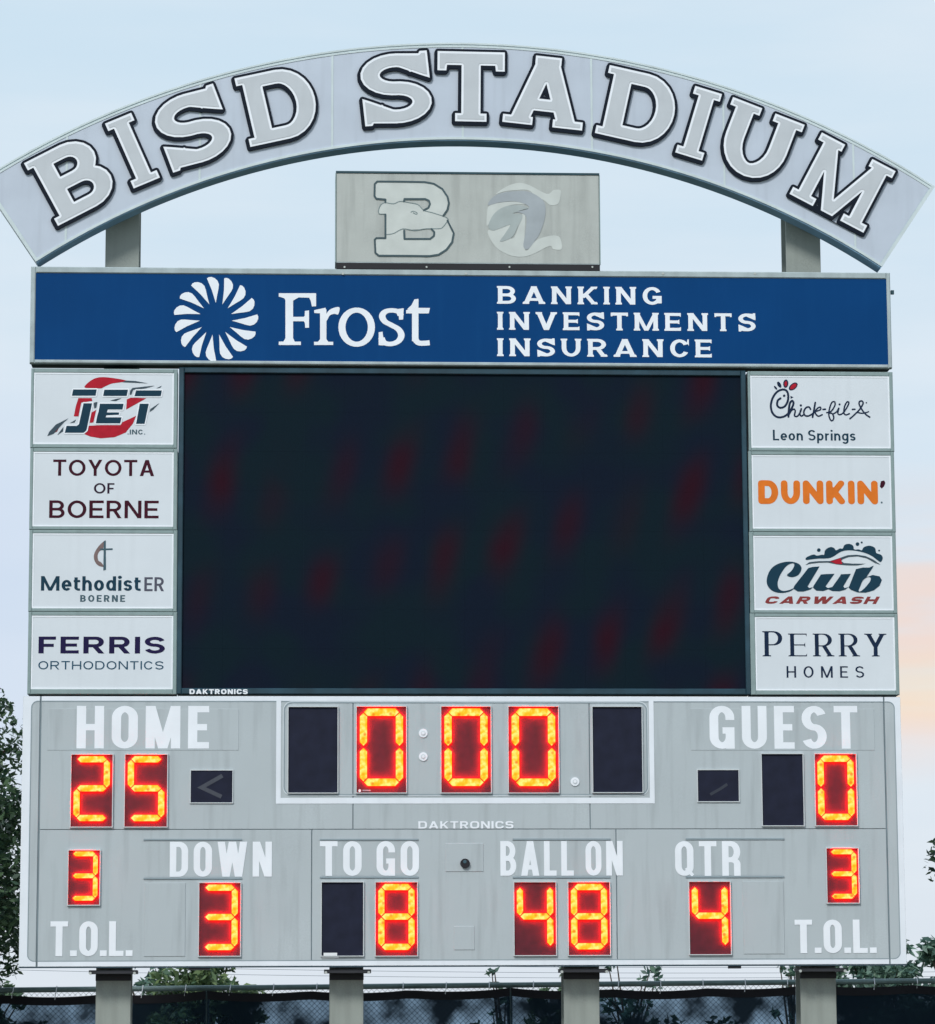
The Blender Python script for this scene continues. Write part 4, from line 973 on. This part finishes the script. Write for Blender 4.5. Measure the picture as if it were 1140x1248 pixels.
# the letters, each one a raised shape with navy edge, white line and grey face
AL = dict(t=.265, h=.195, ry=.46, rx=9, term=.30, se=.085, st=.115, wedge=.0, lowbar=.30)
lets = [('B', -27.65, 81), ('I', -23.1, 29), ('S', -18.65, 79), ('D', -12.55, 86), ('S', -4.37, 80), ('T', .80, 78), ('A', 5.96, 94), ('D', 12.45, 86), ('I', 16.77, 29), ('U', 21.0, 90), ('M', 27.55, 98)]
R0 = math.dist((ACX, ACZ), at(560, 148.5, AY)); R1_ = math.dist((ACX, ACZ), at(560, 63.5, AY))
HL = R1_-R0; occ = {}
for ch, th, wpx in lets:
    ip = (560+1012*math.sin(math.radians(th)), 1118-1012*math.cos(math.radians(th)))
    a = ang(*ip)
    Wd = (wpx+6)*.01035/HL
    S = St(**AL, w=1); 
    tgt = Wd if ch in 'SD' else Wd
    if ch == 'I': S.t = Wd-2*S.se
    if ch in 'AM': S.t = .195 if ch == 'M' else .235
    base = Wd-(S.se*2 if ch in 'IMAU' else (S.se if ch in 'BD' else 0))
    if ch == 'A': base = Wd-S.se*2
    S.W = {ch: base}
    P, w_ = glyph(ch, S)
    xs = [x for q in P for x, y in q]; mid = (min(xs)+max(xs))/2; k_ = Wd/(max(xs)-min(xs))
    ca, sa = math.cos(a), math.sin(a)
    def tf(x, y, ca=ca, sa=sa, a=a):
        u = (x-mid)*k_*HL; r = R0+y*HL
        return (ACX+sa*r+ca*u, ACZ+ca*r-sa*u)
    P = [[tf(x, y) for x, y in q] for q in P]
    v, f = union(P, eps=2e-5)
    lp = loops(v, f); O = [p for p in lp if ccw(p) == p]; Hh = [p for p in lp if ccw(p) != p]
    back = []; r_ = .034
    for p in lp:
        for i in range(len(p)):
            c_, d_ = p[i], p[(i+1) % len(p)]
            back += stroke([c_, d_], 2*r_); back.append(disc(c_, r_, 8))
            back.append(disc((c_[0]-.010, c_[1]-.016), r_, 8)); back += stroke([(c_[0]-.010, c_[1]-.016), (d_[0]-.010, d_[1]-.016)], 2*r_)
    no, nh = len(O), len(Hh)
    bv = union(O+Hh+back, keep=lambda ids: (any(i < no for i in ids) and not any(no <= i < no+nh for i in ids)) or any(i >= no+nh for i in ids))
    bo = sheet('letter', bv, AY-.030, 'letterblack', ar, 'block letter '+ch, depth=.0295)
    sheet('letter_outline', (v, f), AY-.034, 'letterwhite', bo)
    sheet('letter_face', offset(v, f, .029, True, 6), AY-.038, 'lettergrey', bo)

# ================================================================== SMALL EMBLEM SIGN
X0, Z0, X1, Z1 = rect(410, 212, 730.7, 330.5)
ms = thing('emblem_sign', 'small weathered grey sign with two faded emblems under the arch', 'sign', ((X0+X1)/2, .15, Z0))
zt = at(570, 320.5)[1]
B().box(X0, X1, .0, .36, zt, Z1, bev=.006).make('cabinet', 'mascotface', ms)
fr = B(); fr.box(X0-.006, X1+.006, -.01, .37, Z1+.0005, Z1+.025); fr.make('cap', 'frameside', ms)
fr = B(); fr.box(X1+.0005, X1+.012, -.008, .37, zt, Z1); fr.box(X0-.012, X0-.0005, -.008, .37, zt, Z1); fr.make('side_trim', 'frame', ms)
B().box(X0, X1, -.03, .30, Z0+.01, zt-.012, bev=.006).make('base_tray', 'black', ms)
B().box(X0+.004, X1-.004, -.012, .30, zt-.011, zt-.0005).make('sill', 'framelite', ms)
for u in (420, 520, 621, 722):
    x, z = at(u, 326); q = B(); q.tube([(x, -.031, z), (x, -.038, z)], .013, 8); q.make('bolt', 'bolt', ms)
E1 = lambda p: (440+p[0]/8.766, 210+p[1]/8.766); ep = lambda pts: px([E1(p) for p in pts])
bo_ = [(175, 95), (680, 102)]+qa(690, 340, 250, 238, -88, 50, 14)[1:]
outer = smooth([(150, 120), (175, 95)], 1)+[(430, 100), (680, 104), (780, 122), (870, 178), (925, 260), (940, 330), (925, 400), (880, 465), (925, 500), (970, 560), (992, 650), (975, 745), (915, 825), (830, 880), (730, 895), (500, 892), (190, 890), (155, 860), (148, 720), (165, 703), (262, 703), (262, 450), (262, 290), (165, 282), (145, 255), (148, 125)]
hole1 = [(465, 285), (690, 285), (728, 305), (738, 340), (720, 380), (672, 405), (620, 350), (520, 325), (460, 312)]
hole2 = [(462, 615), (750, 605), (785, 640), (780, 680), (740, 712), (465, 712)]
# the pale shapes
sheet('emblem_fill', union([ep(outer), ep([(262, 320), (225, 335), (188, 400), (195, 442), (262, 445)])], [ep(hole1), ep(hole2)]), -.004, 'mascotlite', ms)
def lines(segs, w_, fn): 
    out = []
    for s in segs: out += [px([fn(p) for p in q]) for q in stroke(s, w_, rnd=True, n=8)]
    return out
thick = [outer[2:10] and [(148, 125), (175, 98)]+outer[2:10]+[(880, 465)], outer[10:]+[(148, 125)], [(262, 320), (262, 290)], [(460, 310), (465, 285), (690, 285), (728, 305), (738, 340), (720, 380), (672, 405)], [(462, 620), (465, 712), (740, 712), (780, 680), (785, 640), (755, 605)]]
thick[1] = [(925, 515)]+[p for p in outer[12:]]
thick[1] = thick[1][:thick[1].index((262, 450))+1]
thick.append([(262, 318), (262, 290), (165, 282), (145, 255), (148, 125)])
sheet('emblem_line', union(lines(thick, 20, E1), eps=1e-4), -.008, 'mascotline', ms)
thin = [smooth([(262, 320), (215, 345), (190, 400), (196, 442), (255, 445)], 4), smooth([(262, 322), (350, 335), (420, 310), (520, 325), (610, 345), (672, 405), (760, 430), (870, 465), (925, 490), (925, 520), (870, 590), (820, 602), (700, 602), (570, 620), (450, 604), (350, 652), (275, 665)], 4),
        smooth([(535, 425), (560, 415), (600, 432), (590, 448), (560, 432)], 4)]
sheet('emblem_detail', union(lines(thin, 8, E1), eps=1e-4), -.007, 'mascotthin', ms)
E2 = lambda p: (580+p[0]/8.766, 210+p[1]/8.766); ep2 = lambda pts: px([E2(p) for p in pts])
sheet('round_emblem', union([ep2(smooth([(210, 235), (330, 150), (460, 112), (580, 140), (760, 230), (830, 190), (905, 190), (905, 260), (880, 335), (800, 350), (730, 300), (640, 250), (560, 190), (430, 190), (300, 205)], 4, True)),
       ep2(smooth([(118, 570), (120, 450), (140, 360), (250, 325), (420, 312), (540, 340), (400, 345), (280, 380), (200, 440), (160, 520)], 4, True)),
       ep2(smooth([(130, 620), (240, 600), (385, 555), (330, 650), (410, 700), (500, 440), (530, 480), (520, 760), (545, 840), (640, 730), (780, 680), (880, 680), (915, 740), (915, 822), (830, 820), (790, 785), (640, 860), (520, 900), (380, 890), (240, 820), (160, 720)], 4, True))], eps=1e-4), -.003, 'mascotlite', ms)
sheet('round_emblem_band', union([ep2(smooth([(130, 350), (190, 260), (300, 215), (440, 200), (560, 205), (680, 265), (740, 340), (740, 480), (690, 640), (640, 720), (560, 820), (510, 790), (530, 640), (540, 480), (470, 430), (400, 430), (560, 390), (540, 345), (420, 310), (260, 320)], 4, True))], eps=1e-4), -.005, 'mascotmid', ms)
sheet('round_emblem_band', union([ep2(smooth([(135, 575), (190, 450), (300, 370), (440, 350), (560, 380), (500, 400), (400, 440), (500, 460), (440, 600), (385, 695), (260, 740), (310, 660), (370, 560), (280, 590), (180, 620)], 4, True))], eps=1e-4), -.006, 'mascotmid2', ms)

# ================================================================== FENCE WITH WINDSCREEN
FY = 3.2
fz = at(570, 1200, FY)[1]; fl = at(100, 1206, FY); frt = at(1100, 1196, FY)
slope = (frt[1]-fl[1])/(frt[0]-fl[0])
fzf = lambda x: fl[1]+(x-fl[0])*slope
XL, XR = -10.5, 10.5
fe = thing('chain_link_fence', 'chain-link fence hung with dark navy windscreen behind the scoreboard posts', 'fence', (0, FY, 0))
q = B(); q.tube([(x, FY, fzf(x)) for x in [XL+(XR-XL)*k/24 for k in range(25)]], .036, 8); q.make('top_rail', 'rail', fe)
posts = [at(u, 1215, FY)[0] for u in (-118, 252, 622, 985, 1352)]
posts = [-10.4]+posts+[10.3]
for x in posts:
    q = B(); q.tube([(x, FY+.09, 0), (x, FY+.09, fzf(x)+.02)], .038, 10); q.make('fence_post', 'rail', fe)
# woven wire
wb = B(); H = 2.38; pitch = .072
def flat(a, b, y, r=.0022):
    d = Vector((b[0]-a[0], 0, b[1]-a[1])); d.normalize(); n = Vector((-d.z, 0, d.x))*r; i = len(wb.v)
    for p in (a, b):
        for o_ in (n, Vector((0, r, 0)), -n): wb.v.append((p[0]+o_.x, y+o_.y, p[1]+o_.z))
    wb.f.extend([(i, i+1, i+4, i+3), (i+1, i+2, i+5, i+4), (i+2, i, i+3, i+5)])
k = 0; x = XL-H
while x < XR:
    for sgn in (1, -1):
        xa, xb = (x, x+H) if sgn > 0 else (x+H, x); za, zb = .04, .04+H
        ya = FY+.02+.003*sgn
        # clip to fence ends
        def cl(xa, za, xb, zb):
            t0, t1 = 0., 1.
            for lim, s in ((XL, 1), (XR, -1)):
                da, db = (xa-lim)*s, (xb-lim)*s
                if da < 0 and db < 0: return None
                if da < 0: t0 = max(t0, da/(da-db))
                if db < 0: t1 = min(t1, da/(da-db))
            return (xa+(xb-xa)*t0, za+(zb-za)*t0, xa+(xb-xa)*t1, za+(zb-za)*t1) if t1 > t0 else None
        c_ = cl(xa, za, xb, zb)
        if c_:
            top_ = fzf((c_[0]+c_[2])/2)
            flat((c_[0], c_[1]*(top_/2.42)), (c_[2], c_[3]*(top_/2.42)), ya)
    x += pitch
wb.make('wire_mesh', 'wirefence', fe, kind='stuff')
# windscreen, one sheet per bay, sagging between its ties
for k in range(len(posts)-1):
    xa, xb = posts[k]+.01, posts[k+1]-.01; n = 26; V = []; F = []; hv = []; hf = []
    worn = k in (1, 2, 3)
    for i in range(n+1):
        u = i/n; x = xa+(xb-xa)*u
        sag = .035*abs(math.sin(u*pi*3))**.7+.03*math.sin(u*pi)*(1 if k % 2 else .5)
        zt_ = fzf(x)-.040-sag; yb = FY-.075+.012*math.sin(u*23+k)
        for (z, dy) in ((zt_, 0), (zt_-.13, .004), (1.4, .02), (.7, .01), (.08, 0)): V.append((x, yb+dy, z))
        hv += [(x, yb-.010, zt_+.004), (x, yb-.006, zt_-.105)]
        if i < n:
            for j in range(4): a_ = i*5+j; F.append((a_, a_+1, a_+6, a_+5))
            hf.append((i*2, i*2+1, i*2+3, i*2+2))
    ob = obj('windscreen', V, F, 'clothworn' if worn else 'cloth', fe, smooth=True)
    obj('hem', hv, hf, 'hem', ob)
    for i in range(0, 7):
        u = (i+.5)/7; x = xa+(xb-xa)*u; sag = .035*abs(math.sin(u*pi*3))**.7+.03*math.sin(u*pi)*(1 if k % 2 else .5)
        z = fzf(x)-.07-sag
        q = B(); q.tube([(x, FY-.085, z), (x+.012, FY-.09, (z+fzf(x))/2+.02), (x+.02, FY, fzf(x)+.045)], .007, 5); q.make('tie', 'paper', fe)

# ================================================================== TREES
def leafcloud(centres, nleaf, size, rng):
    V = []; F = []
    for c_, rad in centres:
        k = int(nleaf*rad**2)
        for _ in range(k):
            while True:
                d = Vector((rng.uniform(-1, 1), rng.uniform(-1, 1), rng.uniform(-1, 1)))
                if d.length < 1: break
            p = Vector(c_)+Vector((d.x*rad, d.y*rad, d.z*rad*.75))
            a = Vector((rng.gauss(0, 1), rng.gauss(0, 1), rng.gauss(0, .7))).normalized()
            b = a.cross(Vector((rng.gauss(0, 1), rng.gauss(0, 1), rng.gauss(0, 1)))).normalized()
            s = size*rng.uniform(.6, 1.35); i = len(V)
            V += [tuple(p-a*s), tuple(p+b*s*.42+a*s*.1), tuple(p+a*s), tuple(p-b*s*.42+a*s*.1)]
            F.append((i, i+1, i+2, i+3))
    return V, F
def tree(label, x, y, h, crown_r, base, mat_, nl, size, seed, lean=0, squash=1., ncl=70, kind='tree', group=None, fill=.85):
    rng = random.Random(seed)
    t_ = thing('tree' if kind == 'tree' else 'bush', label, kind, (x, y, 0), group)
    br = B(); zc = (h+base)/2
    tr_h = base+(h-base)*.45
    p0 = Vector((x, y, -.05)); p1 = Vector((x+lean*.3, y, tr_h))
    br.tube([p0, p0.lerp(p1, .35)+Vector((.05, 0, 0)), p0.lerp(p1, .7), p1], .05*h*.5, 9, r1=.02*h*.5)
    cs = []
    for k in range(ncl):
        while True:
            d = Vector((rng.uniform(-1, 1), rng.uniform(-1, 1), rng.uniform(-1, 1)))
            if .35 < d.length < 1: break
        p = Vector((x+lean+d.x*crown_r*fill, y+d.y*crown_r*fill, zc+d.z*(h-base)/2*.86))
        cs.append((p, crown_r*rng.uniform(.13, .27)))
        st_ = p0.lerp(p1, rng.uniform(.45, 1)); mid_ = st_.lerp(p, .55)+Vector((0, 0, rng.uniform(-.05, .25)*crown_r))
        br.tube([st_, mid_, p], .009*h, 5, r1=.002*h, cap=False)
    br.make('trunk', 'bark', t_)
    V, F = leafcloud(cs, nl, size, rng)
    obj('crown', V, F, mat_, t_)
    return t_
def tx(u, v, y): return at(u, v, y)[0]
def tz(v, y, u=570): return at(u, v, y)[1]
tree('tall dark leafy tree at the left edge of the frame beside the scoreboard', tx(-185, 1100, 1.9), 1.9, tz(715, 1.9, 0), 2.8, .8, 'leafdark', 1750, .056, 3, ncl=190)
tree('leafy tree whose branch tip reaches in at the right edge of the frame', tx(1386, 1100, 2.0), 2.0, tz(880, 2.0, 1140), 2.75, 2.1, 'leafdark', 1500, .056, 9, ncl=110)
FT = 'trees beyond the fence'
def ftree(label, u, v, y, r, m, seed, **k):
    tree(label, tx(u, 1180, y), y, tz(v, y, u)+.28, r, .6, m, k.pop('nl', 420), k.pop('size', .10), seed, group=FT, **k)
ftree('round olive-green tree behind the fence right of the leftmost steel post', 245, 1150, 14, 1.05, 'leafmid', 21, nl=1500, size=.085, ncl=60)
ftree('low bluish tree behind the fence just right of the leftmost steel post', 185, 1160, 16, .85, 'leafblue', 22, nl=1100, size=.085, ncl=36)
ftree('thin sprig-topped tree behind the fence left of the third steel post', 612, 1158, 12, .42, 'leafblue', 23, nl=900, size=.08, ncl=14)
ftree('yellow-green tree behind the fence left of the third steel post', 676, 1146, 15, .75, 'leafmid', 24, nl=1300, size=.085, ncl=34)
ftree('airy bluish tree behind the fence right of the third steel post', 768, 1152, 14, .75, 'leafblue', 25, nl=700, size=.085, ncl=24)
ftree('small dense tree behind the fence left of the rightmost steel post', 965, 1150, 13, .35, 'leafblue', 26, nl=1400, size=.08, ncl=16)
ftree('broad bushy tree behind the fence right of the rightmost steel post', 1060, 1142, 15, 1.15, 'leafblue', 27, nl=1100, size=.09, ncl=60)
ftree('bushy tree behind the fence at the right edge of the frame', 1165, 1138, 18, 1.1, 'leafblue', 28, nl=1100, size=.09, ncl=50)
ftree('dark low tree behind the fence at the left edge of the frame', -20, 1172, 12, .9, 'leafdark', 29, nl=1400, size=.08, ncl=44)
# shrubs that darken the windscreen from behind
bl = ['left of the leftmost post', 'right of the leftmost post', 'left of the second post', 'right of the second post', 'left of the third post', 'right of the third post', 'at the middle of the right half', 'left of the rightmost post', 'right of the rightmost post']
for k, (u, v) in enumerate(((30, 1232), (215, 1214), (330, 1226), (520, 1222), (600, 1216), (745, 1224), (850, 1214), (905, 1236), (1090, 1216))):
    tree('dark shrub seen through the windscreen '+bl[k], tx(u, 1230, 7.5+k % 3), 7.5+k % 3, tz(v, 7.5+k % 3, u), .75, .15, 'leafdark', 900, .07, 50+k, ncl=30, kind='bush', group='shrubs behind the windscreen')

# ================================================================== POWER LINE FAR BEHIND
pw = thing('power_line', 'thin power cables crossing low in the sky far behind the fence', 'cables', (0, 90, 0))
for k, (v0, v1, dy) in enumerate(((1158, 1182, 0), (1166, 1188, .6), (1174, 1193, 1.2))):
    a = at(-260, v0, 90+dy); b = at(1450, v1-8, 90+dy)
    pts = [(a[0]+(b[0]-a[0])*s/24, 90+dy, a[1]+(b[1]-a[1])*s/24-1.1*4*(s/24)*(1-s/24)*.35) for s in range(25)]
    q = B(); q.tube(pts, .008, 5); q.make('cable', 'cable', pw)
for u, nm in ((-260, 'left'), (1450, 'right')):
    x = at(u, 1160, 90.6)[0]; z = at(u, 1150, 90.6)[1]
    p_ = thing('utility_pole', 'wooden utility pole off to the '+nm+' far behind the fence', 'pole', (x, 90.6, 0), 'utility poles')
    B().tube([(x, 90.6, -.2), (x, 90.6, z)], .16, 10, r1=.12).make('pole', 'polewood', p_)
    B().box(x-.06, x+.06, 89.6, 91.6, z-.5, z-.38).make('crossarm', 'polewood', p_)
SC.render.film_transparent = False
